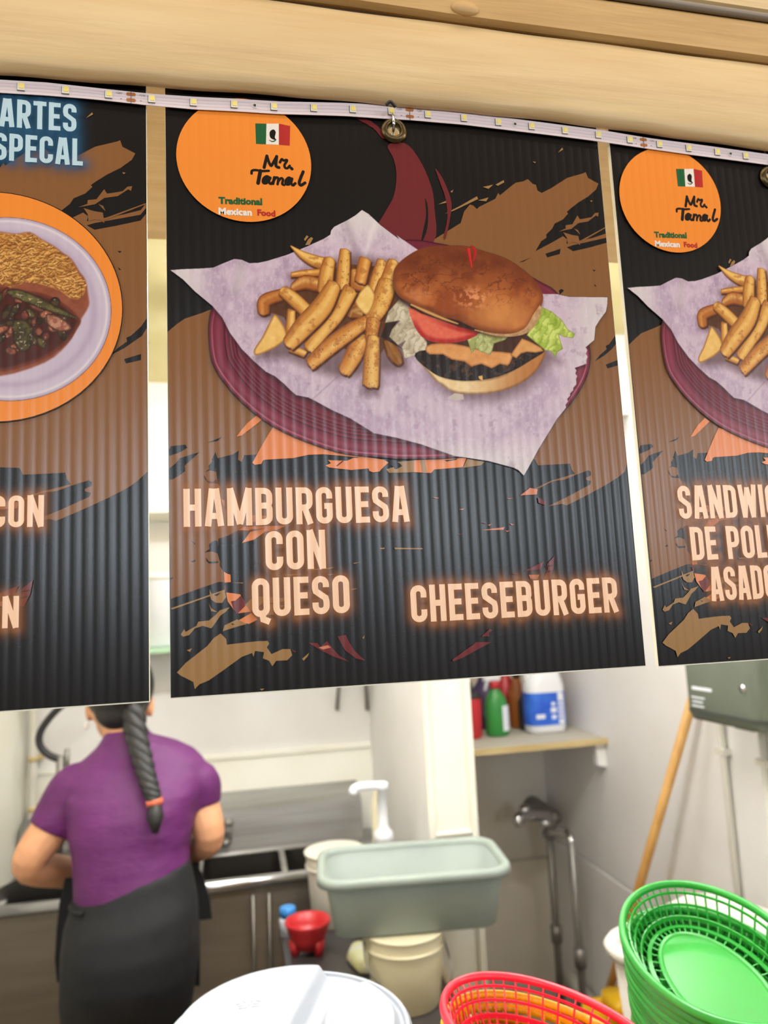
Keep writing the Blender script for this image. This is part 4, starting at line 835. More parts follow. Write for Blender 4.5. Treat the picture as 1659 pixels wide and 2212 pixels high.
obj('tape', [loft([[(x, YL + dy, strip_pt(x, v)) for v, dy in ((0, 0.0006), (0, 0), (1, 0), (1, 0.0006))] for x in sx])], 'strip', strip)
obj('circuit_line', [loft([[(x, YL - 0.00005, strip_pt(x, v + e)) for e in (0, 0.03)] for x in sx], cap=False, closed=False) for v in (0.22, 0.48, 0.74)], 'strip_line', strip)
def chip(px, v=0.52):
    X = onY(px, 260, YL)[0]; X = [x for x in [X]][0]
    # solve X so that the projected x matches px at the strip's height
    for _ in range(4): z = strip_pt(X, v); q = project((X, YL, z)); X += (px - q[0]) / 3150.0
    return X, strip_pt(X, v)
for px in (-48, 46, 142, 235, 328, 418, 506, 592, 678, 762, 845, 924, 1002, 1076, 1148, 1220, 1292, 1360, 1424, 1487, 1549, 1610, 1672) + tuple('x%d' % i for i in range(14)):
    if isinstance(px, str): n_ = int(px[1:]); X = -0.1905 - 0.0286 * n_ if n_ < 7 else 0.4735 + 0.024 * (n_ - 7); z = strip_pt(X, 0.52)
    else: X, z = chip(px)
    c = obj('led', [box(X - 0.0023, X + 0.0023, YL - 0.0009, YL, z - 0.0027, z + 0.0027)], 'led_case', strip)
    obj('solder_outline', [box(X - 0.0027, X + 0.0022, YL - 0.0002, YL - 0.00005, z - 0.0031, z + 0.0029)], 'led_line', c)
    obj('phosphor', [rbox(X - 0.0013, X + 0.0019, YL - 0.0012, YL - 0.0007, z - 0.0015, z + 0.0022, 0.0003)], 'led_yellow', c)
M['mark_ink'] = mat('mark_ink', (110, 92, 88), 0.6)
for px in (283, 885, 1390):
    X, z = chip(px)
    for v in (0.76, 0.26):
        zz = strip_pt(X, v)
        obj('solder_pad', [loft([[(X + x, YL - d, zz + y) for x, y in rrect(0.0062, 0.0024, 0.0011, 4)] for d in (0, 0.0003)])], 'copper', strip)
    obj('cut_line', [box(X - 0.0002, X + 0.0002, YL - 0.0004, YL, strip_pt(X, 0.02), strip_pt(X, 0.98))], 'mark_ink', strip)
    for s_ in (-1, 1):
        x_ = X + s_ * 0.0078 - 0.0022; o_ = font_text('voltage_mark', '+24V', 'mark_ink', strip, (x_, 0), (x_ + 0.0042, strip_pt(x_ + .0042, .7) - strip_pt(x_, .7)), strip_pt(x_, 0.68), strip_pt(x_, 0.86), (YP - 0.0002 - (YL - 0.0001)) / STEP)
        x_ = X + s_ * 0.0066; obj('voltage_mark', [box(x_ - 0.0006, x_ + 0.0006, YL - 0.0001, YL, strip_pt(x_, 0.27), strip_pt(x_, 0.31))], 'mark_ink', strip)
for px in (550, 1112, 1577):
    X, z = chip(px); obj('resistor', [box(X - 0.0013, X + 0.0013, YL - 0.0006, YL, z - 0.0017, z + 0.0017)], 'led_case', strip); obj('resistor_body', [box(X - 0.0008, X + 0.0009, YL - 0.0009, YL - 0.0005, z - 0.0009, z + 0.0009)], 'resistor', strip)
# screw hook in the header over the middle board
hk = onY(846, 230, YB - 0.002)
hook = obj('screw_hook', [tube(smooth_path([(hk[0] - 0.004, YB - 0.0012, hk[2] + 0.001), (hk[0] - 0.001, YB - 0.003, hk[2] + 0.003), (hk[0] + 0.003, YB - 0.0012, hk[2] + 0.0005)], 4), 0.0012, 8)], 'black_rubber', smooth=True, label='black screw hook in the header above the middle menu board', cat='hook')

# ------------------------------------------------------------------ food baskets
BA, BB, BH = 0.120, 0.077, 0.044
def ov(d, t, z): return ((BA - d) * math.cos(t), (BB - d) * math.sin(t), z)
prof = [(0.0045, BH - 0.004), (0.009, 0.033), (0.0125, 0.0215), (0.016, 0.010), (0.021, 0.0035), (0.036, 0.0018)]
def hoop(d, z, w_, h_, n=56):
    return loft([[ov(d + a, 2*PI*j/n, z + b) for a, b in ((-w_/2, -h_/2), (w_/2, -h_/2), (w_/2, h_/2), (-w_/2, h_/2))] + [] for j in range(n)] + [[ov(d + a, 0, z + b) for a, b in ((-w_/2, -h_/2), (w_/2, -h_/2), (w_/2, h_/2), (-w_/2, h_/2))]], cap=False)
rim_prof = [(0.0066, BH - 0.0066), (0.0060, BH - 0.003), (0.0048, BH - 0.0006), (0.0026, BH), (0.0006, BH - 0.0012), (-0.0010, BH - 0.0045), (-0.0016, BH - 0.0068), (-0.0004, BH - 0.0068), (0.0010, BH - 0.0045), (0.0036, BH - 0.0030), (0.0052, BH - 0.0066)]
def basket_meshes(n=44):
    rim = loft([[ov(d, 2*PI*j/72, z) for d, z in rim_prof] for j in range(73)], cap=False)
    ribs = []
    for k in range(n):
        t = 2*PI*(k + 0.5)/n
        # even spacing along the oval
        t = t - 0.10 * math.sin(2*t)
        tg = np.array([-BA*math.sin(t), BB*math.cos(t), 0]); tg /= np.linalg.norm(tg); nm = np.array([tg[1], -tg[0], 0])
        ring = []
        for d, z in prof:
            c = np.array(ov(d, t, z)); ring.append([c + tg*a + nm*b for a, b in ((-0.0008, -0.0007), (0.0008, -0.0007), (0.0008, 0.0007), (-0.0008, 0.0007))])
        ribs.append(loft(ring))
    hoops = [hoop(0.009, 0.033, 0.0016, 0.0024), hoop(0.0125, 0.0215, 0.0016, 0.0024), hoop(0.0172, 0.0088, 0.0016, 0.0050), hoop(0.0245, 0.003, 0.0045, 0.0014)]
    base = loft([[ov(d, 2*PI*j/56, z) for j in range(56)] for d, z in ((0.0335, 0.0), (0.0335, 0.0030), (0.0350, 0.0036), (0.0372, 0.0030), (0.0390, 0.0016), (0.0550, 0.0016))])
    return dict(rim=[rim], lattice=ribs + hoops, base=[base])
BMESH = {}
for part, ps in basket_meshes().items():
    V, Fc, k = [], [], 0
    for v, f in ps: V += [tuple(map(float, q)) for q in v]; Fc += [tuple(int(i) + k for i in q) for q in f]; k += len(v)
    BMESH[part] = (V, Fc)
BDATA = {}
def basket(c, loc, rot, label, group):
    r = thing('food_basket', loc, label, 'basket', group); r.rotation_euler = rot
    for part, (V, Fc) in BMESH.items():
        if (c, part) not in BDATA:
            me = bpy.data.meshes.new(part); me.from_pydata(V, [], Fc); me.update(); me.materials.append(M[c])
            me.polygons.foreach_set('use_smooth', [part == 'rim'] * len(me.polygons)); BDATA[c, part] = me
        o = bpy.data.objects.new(part, BDATA[c, part]); COL.objects.link(o); o.parent = r
    return r
def eul(yaw, pit, rol):
    cz, sz, cp, sp, cr, sr = math.cos(yaw), math.sin(yaw), math.cos(pit), math.sin(pit), math.cos(rol), math.sin(rol)
    Rz = Matrix(((cz, -sz, 0), (sz, cz, 0), (0, 0, 1))); Ry = Matrix(((cp, 0, sp), (0, 1, 0), (-sp, 0, cp))); Rx = Matrix(((1, 0, 0), (0, cr, -sr), (0, sr, cr)))
    return Rz @ Ry @ Rx
ORD = ['second', 'third', 'fourth', 'fifth', 'sixth', 'seventh', 'eighth', 'ninth', 'tenth', 'eleventh', 'twelfth', 'thirteenth', 'fourteenth', 'fifteenth', 'sixteenth', 'seventeenth', 'eighteenth', 'nineteenth', 'twentieth', 'twenty-first', 'twenty-second', 'twenty-third', 'twenty-fourth', 'twenty-fifth']
R3 = eul(-1.6831, 0.1241, 0.1692); base = Vector((0.4513, 0.7043, 1.2813)) - R3 @ Vector((0, 0, BH))
basket('green_basket', base, R3.to_euler(), 'green oval plastic basket tilted on top of its stack', 'green baskets stacked on the counter')
NG = 24; z0 = 1.0408; p_ = base.copy(); up_ = R3 @ Vector((0, 0, 1)); p_ = p_ - Vector((0, 0, 0.020))
for i in range(NG):
    k = max(0.0, 1 - i / 15) ** 1.3
    Rq = eul(-1.6831, 0.1241 * k * 0.45, 0.1692 * k * 0.45)
    if i: p_ = p_ - (Rq @ Vector((0, 0, 1))) * ((p_.z - z0) / (NG - i))
    basket('green_basket', (p_.x + 0.0008 * math.sin(i * 1.7), p_.y, p_.z), Rq.to_euler(), 'green oval plastic basket, %s from the top of its stack' % ORD[i], 'green baskets stacked on the counter')
R3 = eul(-1.172, 0.0252, -0.0461); base = Vector((0.2677, 0.676, 1.2428)) - R3 @ Vector((0, 0, BH))
basket('red_basket', base, R3.to_euler(), 'red oval plastic basket on top of the yellow baskets', 'red baskets on the counter')
NY = 13; zt_ = base.z - 0.0175
for i in range(NY):
    z = zt_ - (zt_ - z0) * i / (NY - 1); k = 1 - i / (NY - 1)
    basket('yellow_basket', (base.x + 0.0012 * math.sin(i), base.y, z), eul(-1.172 + 0.03 * math.sin(i * 1.3), 0.0252 * k, -0.0461 * k).to_euler(), 'yellow oval plastic basket, %s one under the red basket' % (['first'] + ORD)[i], 'yellow baskets under the red one')

# ------------------------------------------------------------------ round white container with a moulded lid
lc = np.array([0.045, 0.821]); LR, LZ = 0.127, 1.2
cont = thing('round_container', (lc[0], lc[1], 1.04), 'round white plastic container with moulded lid on the counter', 'container')
obj('body', [lathe([(0.100, 0.0), (0.104, 0.002), (0.113, 0.135), (0.117, 0.150), (0.117, 0.154)], (lc[0], lc[1], 1.0405), 48)], 'white_plastic', cont, True)
pa, pb = onZ(698, 2098, LZ), onZ(640, 2212, LZ); dv = (pb - pa)[:2]; dv /= np.linalg.norm(dv); nv = np.array([-dv[1], dv[0]])
if nv[0] < 0: nv = -nv
def lid_h(x, y):
    r = math.hypot(x - lc[0], y - lc[1]); s_ = (np.array([x, y]) - pa[:2]) @ nv
    ss = lambda a, b, v: (lambda t: t * t * (3 - 2 * t))(min(max((v - a) / (b - a), 0), 1))
    h = 0.0
    left = ss(0.012, -0.002, s_); h += 0.016 * left * ss(0.119, 0.111, r)
    h += 0.0035 * ss(0.0, 0.02, s_) * ss(0.121, 0.118, r) * 0.3
    along = (np.array([x, y]) - pa[:2]) @ dv
    rad = math.hypot(s_ - 0.115, along - 0.10)
    h += 0.010 * ss(0.090, 0.084, rad) * ss(0.116, 0.108, r) * ss(0.016, 0.03, s_)
    h += 0.004 * ss(0.118, 0.1205, r) * ss(0.1265, 0.1235, r)
    return h
rings = []
rad = list(np.linspace(0.002, 0.106, 60)) + list(np.linspace(0.107, 0.1265, 34))
for r in rad: rings.append([(lc[0] + r*math.cos(2*PI*j/220), lc[1] + r*math.sin(2*PI*j/220), LZ - 0.002 + lid_h(lc[0] + r*math.cos(2*PI*j/220), lc[1] + r*math.sin(2*PI*j/220))) for j in range(220)])
for r, z in ((0.127, -0.004), (0.1265, -0.008), (0.123, -0.009), (0.121, -0.004)): rings.append([(lc[0] + r*math.cos(2*PI*j/220), lc[1] + r*math.sin(2*PI*j/220), LZ + z) for j in range(220)])
lid = obj('lid', [loft(rings)], 'lid_plastic', cont, True)
mk = onZ(537, 2172, LZ + 0.014)
parts = []
for dx, dy, L_, a in ((-0.010, 0.006, 0.006, 0.6), (-0.004, 0.008, 0.005, 2.2), (0.004, 0.008, 0.005, 0.9), (0.010, 0.006, 0.006, 2.5), (-0.008, 0.001, 0.006, 0.1), (0.0, 0.002, 0.004, 1.5), (0.008, 0.001, 0.006, -0.1), (-0.006, -0.004, 0.008, 0), (0.007, -0.004, 0.008, 0)):
    c, s_ = math.cos(a), math.sin(a); x, y = mk[0] + dx, mk[1] + dy; z = LZ - 0.002 + lid_h(x, y)
    parts.append(tube([(x - c*L_/2, y - s_*L_/2, z), (x + c*L_/2, y + s_*L_/2, z)], 0.0006, 6))
obj('embossed_mark', parts, 'lid_plastic', lid, True)

# ------------------------------------------------------------------ sink
SZ, SY0, SY1 = 0.864, 2.28, 2.56
sk = thing('sink', (0.0, 2.45, 0), 'stainless steel compartment sink along the back wall', 'sink')
sx0, sx1 = LX + 0.01, PX0 - 0.012
cells = [(sx0 + 0.03, -0.42), (-0.40, -0.13), (-0.11, 0.125), (0.143, 0.40)]
def basin(x0, x1, y0, y1, z1, z0, t=0.004):
    """open bowl with rounded corners"""
    cx, cy, w_, d = (x0 + x1)/2, (y0 + y1)/2, x1 - x0, y1 - y0
    R_ = [ring_rr(w_ + t, d + t, 0.03, z0 - t), ring_rr(w_ + t, d + t, 0.03, z1 - 0.002), ring_rr(w_, d, 0.03, z1 - 0.001), ring_rr(w_, d, 0.03, z0 + 0.03), ring_rr(w_ - 0.02, d - 0.02, 0.03, z0 + 0.006), ring_rr(w_ - 0.06, d - 0.06, 0.03, z0)]
    v, f = loft(R_); return v + np.array([cx, cy, 0]), f
for a, b in cells: obj('basin', [basin(a, b, SY0 + 0.03, SY1, SZ - 0.002, SZ - 0.27)], 'steel_dark', sk, False)
obj('front_rim', [tube([(sx0, SY0, SZ), (sx1, SY0, SZ)], 0.017, 16)], 'chrome', sk, True)
rim = [box(sx0, sx1, SY0, SY0 + 0.028, SZ - 0.004, SZ + 0.003), box(sx0, sx1, SY1 - 0.002, BW - 0.04, SZ - 0.006, SZ)]
for a, b in zip([sx0] + [c[1] for c in cells], [c[0] for c in cells] + [sx1]): rim.append(box(a, b, SY0 + 0.02, SY1, SZ - 0.004, SZ - 0.001))
obj('rim', rim, 'steel', sk, True)
obj('backsplash', [loft([[(x, 2.585, SZ), (x, 2.60, 0.984), (x, 2.69, 1.024), (x, 2.703, 1.026), (x, BW - 0.014, 1.018), (x, BW - 0.014, SZ)] for x in (sx0, sx1 - 0.05)])], 'steel', sk)
obj('front_panel', [box(sx0, sx1, SY0 + 0.004, SY0 + 0.010, 0.22, SZ - 0.01)], 'steel_front', sk)
for px in (548, 583): xx = onY(px, 2020, SY0 - 0.01)[0]; obj('leg', [tube([(xx, SY0 - 0.012, 0), (xx, SY0 - 0.012, SZ - 0.03)], 0.006, 10)], 'steel_dark', sk, True)
for xx in (sx0 + 0.04, sx1 - 0.05): obj('leg', [tube([(xx, SY0 + 0.04, 0), (xx, SY0 + 0.04, SZ - 0.3)], 0.016, 10), tube([(xx, BW - 0.08, 0), (xx, BW - 0.08, SZ - 0.1)], 0.016, 10)], 'steel', sk, True)
# tap on the backsplash
tq_ = onY(490, 1795, 2.60)
tap = thing('tap', (tq_[0], 2.62, tq_[2]), 'chrome tap handle on the sink backsplash beside the worker', 'tap')
obj('valve', [tube([(tq_[0], 2.66, tq_[2]), (tq_[0], 2.59, tq_[2])], [0.026, 0.018], 16), tube([(tq_[0], 2.59, tq_[2] + 0.004), (tq_[0] - 0.05, 2.50, tq_[2] - 0.02)], [0.013, 0.011], 12)], 'chrome', tap, True)
obj('handle', [tube([(tq_[0] + 0.004, 2.585, tq_[2] - 0.032), (tq_[0] + 0.004, 2.585, tq_[2] + 0.032)], [0.012, 0.010], 10), ellipsoid((tq_[0] + 0.006, 2.583, tq_[2] + 0.03), (0.017, 0.017, 0.015)), ellipsoid((tq_[0] - 0.006, 2.575, tq_[2] - 0.03), (0.018, 0.018, 0.015))], 'pipe_grey', tap, True)
# spray hose on the left
hp = [onY(*p, 2.52) for p in ((190,1480),(150,1510),(112,1545),(88,1580),(86,1608),(104,1630),(128,1640))]
sp = thing('spray_hose', (hp[-1][0], 2.52, SZ), 'dark spray hose arching over the sink at the left wall', 'hose')
obj('hose', [tube(smooth_path(hp, 5), 0.011, 10)], 'black_rubber', sp, True)
hb = onY(130, 1640, 2.52); obj('riser', [tube([(hb[0], 2.52, SZ - 0.005), (hb[0], 2.52, hb[2] + 0.01)], 0.012, 10), tube([(hb[0] + 0.02, 2.52, hb[2] - 0.04), (hb[0] + 0.02, 2.52, hb[2] + 0.03)], 0.008, 10), tube([(hb[0], 2.52, SZ + 0.06), (hb[0], BW - 0.03, SZ + 0.06)], 0.012, 10)], 'pipe_grey', sp, True)
# corner pipe
pc = thing('wall_pipe', (LX + 0.03, BW - 0.05, 0), 'white painted pipe in the corner left of the worker', 'pipe')
obj('pipe', [tube([(LX + 0.03, BW - 0.05, 0), (LX + 0.03, BW - 0.05, CEIL)], 0.013, 12)], 'pvc', pc, True)
for py in (1640, 1748): z = onY(62, py, BW - 0.05)[2]; obj('pipe_clamp', [tube([(LX + 0.03, BW - 0.05, z - 0.008), (LX + 0.03, BW - 0.05, z + 0.008)], 0.0155, 12), box(LX + 0.035, LX + 0.055, BW - 0.045, BW - 0.012, z - 0.008, z + 0.008)], 'plywood', pc, True)
pan = obj('sheet_pan', [xf(loft([ring_rr(0.20, 0.015, 0.006, 0), ring_rr(0.20, 0.015, 0.006, 0.20)]), M3=np.array([[0.75, 0, -0.25], [0.2, 1, -0.15], [0.3, 0, 0.95]]), loc=(-0.55, 2.42, 0.73))], 'steel_dark', label='dark steel pan leaning in the left sink basin', cat='pan')

# wall shelf with containers above the sink
z1 = onY(345, 1397, 2.6)[2]; z2 = onY(345, 1104, 2.6)[2]
sh = thing('wall_shelf', (0.0, BW - 0.1, z1 - 0.02), 'white wall shelf behind the menu boards', 'shelf', )
obj('board', [rbox(LX + 0.10, 0.46, 2.50, BW - 0.002, z1 - 0.02, z1, 0.004)], 'glass_green', sh)
for px, py in ((728, 1532), (793, 1532)):
    q = onY(px, py, BW - 0.01); q2 = onY(px + (12 if px < 760 else -8), 1480, BW - 0.12)
    obj('bracket', [tube([(q[0], BW - 0.012, q[2]), (q2[0], BW - 0.16, z1 - 0.018)], 0.007, 8)], 'pipe_grey', sh, True)
sh2 = thing('wall_shelf', (0.0, BW - 0.1, z2 - 0.02), 'upper white wall shelf behind the menu boards', 'shelf')
obj('board', [rbox(LX + 0.10, 0.46, 2.50, BW - 0.002, z2 - 0.02, z2, 0.004)], 'grey_wall', sh2)
gx_ = onY(345, 1300, 2.58)[0]
ct = thing('storage_tub', (gx_, 2.59, z1), 'white storage tub on the shelf seen between two boards', 'container'); obj('tub', [lathe([(0.06, 0), (0.07, 0.004), (0.078, 0.22), (0.08, 0.222)], (gx_, 2.60, z1), 24)], 'white_plastic', ct, True); obj('lid', [lathe([(0.083, 0.222), (0.083, 0.238), (0.06, 0.240)], (gx_, 2.60, z1), 24)], 'pail', ct, True)
ct = thing('storage_box', (gx_, 2.59, z2), 'white storage box on the upper shelf behind the boards', 'container'); obj('box', [rbox(gx_ - 0.12, gx_ + 0.12, 2.52, BW - 0.02, z2, z2 + 0.11, 0.01)], 'white_plastic', ct)

# ------------------------------------------------------------------ worker
YW = 1.86
wk = thing('person', (-0.22, YW, 0), 'person in purple shirt and black trousers with braid, back turned, at sink', 'person')
def wp(px, py, Y=YW): return onY(px, py, Y)
def body_ring(py, xl, xr, depth, yc, tilt=0.0, n=30, ex=2.3, dzl=0, dzr=0):
    a, b = wp(xl, py, yc), wp(xr, py, yc); c = (a + b) / 2; rx = abs(b[0] - a[0]) / 2; out = []
    for j in range(n):
        t = 2*PI*j/n; ct_, st_ = math.cos(t), math.sin(t); x = abs(ct_) ** (2/ex) * math.copysign(1, ct_); y = abs(st_) ** (2/ex) * math.copysign(1, st_)
        out.append((c[0] + rx * x, yc + depth/2 * y, c[2] + tilt * x))
    return out
def limb(path, rad, n=14, k=5):
    q = smooth_path([(*p, r) for p, r in zip(path, rad)], k); return tube([v[:3] for v in q], [v[3] for v in q], n)
shirt_parts = [loft([
    body_ring(1935, 166, 408, 0.235, YW + 0.02, 0.026), body_ring(1905, 161, 411, 0.235, YW + 0.02, 0.010), body_ring(1870, 160, 411, 0.235, YW + 0.03), body_ring(1830, 157, 410, 0.24, YW + 0.04), body_ring(1790, 150, 420, 0.25, YW + 0.05),
    body_ring(1750, 145, 430, 0.25, YW + 0.06), body_ring(1710, 136, 444, 0.24, YW + 0.075), body_ring(1675, 140, 448, 0.215, YW + 0.09), body_ring(1648, 156, 440, 0.18, YW + 0.10), body_ring(1626, 186, 420, 0.15, YW + 0.11), body_ring(1606, 210, 382, 0.13, YW + 0.115), body_ring(1590, 222, 326, 0.125, YW + 0.12), body_ring(1574, 230, 318, 0.115, YW + 0.12)])]
Ysh = YW + 0.085
LS, LE = wp(160, 1705, Ysh), wp(62, 1868, YW + 0.05); RS, RE = wp(424, 1694, Ysh), wp(452, 1812, YW + 0.07)
LS2 = LS + (LE - LS) * 0.56; RS2 = RS + (RE - RS) * 0.42
shirt_parts.append(limb([LS + np.array([0.03, 0, 0.01]), LS, LS + (LE - LS) * 0.3, LS2], [0.052, 0.058, 0.056, 0.052]))
shirt_parts.append(limb([RS + np.array([-0.03, 0, 0.01]), RS, RS + (RE - RS) * 0.25, RS2], [0.052, 0.058, 0.054, 0.049]))
shirt = remesh(obj('shirt', shirt_parts, 'shirt', wk), 0.0065, 3)
# bare body: head, neck, arms, hands, one surface
Yhd = YW + 0.155
hd = wp(259, 1508, Yhd); hd_c = np.array([hd[0], Yhd, hd[2]])
nk = wp(268, 1585, YW + 0.12)
body_parts = [ellipsoid(hd_c + [0, 0, 0.012], (0.076, 0.094, 0.104), 20, 14), ellipsoid(hd_c + [-0.014, 0.045, -0.055], (0.052, 0.055, 0.06), 16, 10), limb([nk + np.array([0, 0, -0.06]), nk, hd_c + [0, -0.01, -0.04]], [0.048, 0.048, 0.052])]
body_parts += [ellipsoid(hd_c + [-0.020, 0.098, -0.028], (0.011, 0.018, 0.018), 10, 8), ellipsoid(hd_c + [-0.020, 0.085, -0.070], (0.022, 0.010, 0.006), 10, 8), ellipsoid(hd_c + [-0.016, 0.080, 0.004], (0.04, 0.016, 0.012), 10, 8)]
ear = wp(205, 1572, Yhd - 0.01); body_parts.append(ellipsoid((hd_c[0] - 0.072, Yhd - 0.005, hd_c[2] - 0.022), (0.010, 0.020, 0.030), 10, 8)); body_parts.append(ellipsoid((hd_c[0] + 0.074, Yhd - 0.005, hd_c[2] - 0.022), (0.010, 0.020, 0.030), 10, 8))
body_parts.append(ellipsoid((nk[0], YW + 0.09, nk[2] - 0.16), (0.11, 0.055, 0.10), 18, 10))
body_parts.append(ellipsoid((wp(287, 1840, YW + 0.04)[0], YW + 0.04, nk[2] - 0.30), (0.10, 0.08, 0.17), 18, 10))
LW = wp(195, 1890, YW + 0.26); LW = np.array([LW[0], YW + 0.24, LW[2]]); RW_ = np.array([RE[0] - 0.10, YW + 0.30, LW[2] + 0.01])
body_parts.append(limb([LS + np.array([0.05, 0, -0.02]), LS + np.array([0.004, 0, -0.008]), LS2, LE, LE + (LW - LE) * 0.5, LW], [0.036, 0.042, 0.045, 0.037, 0.037, 0.025]))
body_parts.append(limb([RS + np.array([-0.05, 0, -0.02]), RS + np.array([-0.004, 0, -0.008]), RS2, RE, RE + (RW_ - RE) * 0.5, RW_], [0.036, 0.042, 0.044, 0.036, 0.036, 0.025]))
for Wp, E_, sgn in ((LW, LE, 1), (RW_, RE, -1)):
    d = Wp - E_; d /= np.linalg.norm(d); d = d + np.array([0, 0, -0.45]); d /= np.linalg.norm(d); sd = np.cross(d, [0, 0, 1]); sd /= np.linalg.norm(sd); nn = np.cross(sd, d)
    body_parts.append(limb([Wp - d * 0.02, Wp + d * 0.03, Wp + d * 0.085], [0.024, 0.030, 0.028], 12))
    body_parts.append(limb([Wp + d * 0.055 + sd * 0.02, Wp + d * 0.055 - sd * 0.02], [0.020, 0.020], 10))
    for q, (o_, L_) in enumerate(((0.031, 0.062), (0.011, 0.072), (-0.010, 0.068), (-0.030, 0.052))):
        p0 = Wp + d * 0.075 + sd * o_; body_parts.append(limb([p0, p0 + d * L_ * 0.5 - nn * 0.004, p0 + d * L_ * 0.85 - nn * 0.022], [0.0098, 0.0090, 0.0078], 8, 3))
    p0 = Wp + d * 0.02 + sd * 0.026 * sgn; body_parts.append(limb([p0, p0 + d * 0.03 + sd * 0.024 * sgn, p0 + d * 0.055 + sd * 0.030 * sgn - nn * 0.01], [0.0125, 0.0108, 0.0088], 8, 3))
body = remesh(obj('body', body_parts, 'skin', wk), 0.0042, 2)
for s_ in (-1, 1): obj('eye', [ellipsoid(hd_c + [-0.016 + 0.03 * s_, 0.084, -0.004], (0.012, 0.008, 0.006), 10, 8)], 'eye_white', wk, True)
obj('earring', [ellipsoid((hd_c[0] - 0.078, Yhd - 0.005, hd_c[2] - 0.062), (0.005, 0.005, 0.009), 8, 6)], 'pearl', wk, True)
# trousers
def leg_rings(rows): return loft([body_ring(*r) for r in rows])
hipz = wp(280, 2212, YW)[2]
tr = [loft([body_ring(1885, 166, 410, 0.225, YW + 0.02, 0.024), body_ring(1925, 152, 418, 0.24, YW + 0.015, 0.022), body_ring(1970, 140, 428, 0.265, YW + 0.005, 0.012), body_ring(2030, 134, 432, 0.285, YW), body_ring(2090, 132, 429, 0.285, YW), body_ring(2140, 131, 423, 0.265, YW + 0.005), body_ring(2185, 134, 416, 0.235, YW + 0.01), body_ring(2225, 150, 400, 0.19, YW + 0.015), body_ring(2255, 190, 360, 0.13, YW + 0.02)])]
def leg(xl, xr, xl2, xr2):
    a, b = wp(xl, 2120, YW), wp(xr, 2120, YW); c, e = wp(xl2, 2212, YW), wp(xr2, 2212, YW)
    top = (a + b) / 2; mid = (c + e) / 2; r0 = (b[0] - a[0]) / 2; r1 = (e[0] - c[0]) / 2
    return limb([top + np.array([0, 0.01, 0.03]), mid, np.array([mid[0], YW + 0.02, 0.44]), np.array([mid[0], YW + 0.01, 0.12]), np.array([mid[0], YW + 0.01, 0.06])], [r0, r1, r1 * 0.82, r1 * 0.72, r1 * 0.72], 18)
tr += [leg(132, 292, 131, 286), leg(272, 424, 292, 409)]
trous = remesh(obj('trousers', tr, 'trousers', wk), 0.008, 3)
for xl, xr in ((131, 286), (292, 409)):
    c = (wp(xl, 2212)[0] + wp(xr, 2212)[0]) / 2; obj('shoe', [loft([[(c + 0.042 * s1 * math.cos(t), YW + 0.06 + 0.125 * s1 * math.sin(t), z) for t in np.linspace(0, 2*PI, 17)[:-1]] for s1, z in ((0.95, 0), (1, 0.015), (0.95, 0.04), (0.7, 0.07), (0.5, 0.09))])], 'shoe', wk, True)
# apron edges and ties showing at both hips
ap = []
def strip3(pxs, wid, Y0, yn=-0.01): 
    pts = [wp(*p, Y0) for p in pxs]; r = []
    for p, w_ in zip(pts, wid): r.append([(p[0] - w_/2, p[1] - 0.004, p[2]), (p[0] + w_/2, p[1] - 0.004, p[2]), (p[0] + w_/2, p[1] + 0.004, p[2]), (p[0] - w_/2, p[1] + 0.004, p[2])])
    return loft(r)
obj('apron', [strip3([(158, 1896), (148, 1950), (140, 2010), (134, 2070), (130, 2120)], [0.035, 0.04, 0.035, 0.03, 0.012], YW + 0.10), strip3([(412, 1868), (425, 1900), (438, 1950), (445, 1985)], [0.03, 0.035, 0.035, 0.028], YW + 0.10), 
    loft([[(wp(x, y, YW)[0], YW + 0.15 + 0.02 * math.cos((x - 280) / 90), wp(x, y, YW)[2]) for y in (1895, 2200)] + [(wp(x, y, YW)[0], YW + 0.16 + 0.02 * math.cos((x - 280) / 90), wp(x, y, YW)[2]) for y in (2200, 1895)] for x in range(145, 440, 20)])], 'apron', wk)
bz = body_ring(1912, 158, 414, 0.252, YW + 0.017, 0.022)
obj('apron_tie', [tube([bz[j] for j in (15, 16, 17, 18, 19)], 0.006, 8)], 'apron', wk, True)
# hair
hair = [ellipsoid(hd_c + [0.004, -0.022, 0.032], (0.083, 0.088, 0.100), 20, 14), ellipsoid(hd_c + [0.008, -0.062, -0.022], (0.060, 0.036, 0.050), 16, 10)]
remesh(obj('hair', hair, 'hair', wk), 0.006, 2)
bp = [(288,1528),(292,1570),(300,1612),(310,1650),(319,1685),(328,1712),(334,1730)]
bpw = [wp(*p, YW + (0.045 if p[1] < 1560 else 0.035 if p[1] < 1600 else 0.005 if p[1] < 1640 else -0.045)) for p in bp]
bpw = [wp(288,1528,YW+0.075), wp(292,1570,YW+0.045), wp(300,1612,YW+0.015), wp(310,1650,YW-0.018), wp(319,1685,YW-0.045), wp(328,1712,YW-0.062), wp(334,1732,YW-0.072)]
path = smooth_path(bpw, 8); N_ = len(path); bparts = []
for s_ in (0, 2*PI/3, 4*PI/3):
    q = []
    for i, p in enumerate(path):
        u = i / (N_ - 1); a = s_ + u * 2*PI*3.2; r = 0.0135 * (1 - 0.45 * u); q.append(np.array(p) + [r * math.cos(a), r * 0.7 * math.sin(a), 0])
    bparts.append(tube(q, list(np.linspace(0.0175, 0.0105, N_)), 10))
braid = obj('braid', bparts, 'hair', wk, True)
e = bpw[-1]; obj('hair_tie', [tube([e + [-0.001, 0, 0.006], e + [0.001, 0, -0.006]], 0.0185, 12)], 'hair_tie', braid, True)
t2 = wp(336, 1800, YW - 0.105); obj('braid_tail', [tube([e, (e * 0.5 + t2 * 0.5), t2], [0.013, 0.019, 0.006], 12)], 'hair', braid, True)

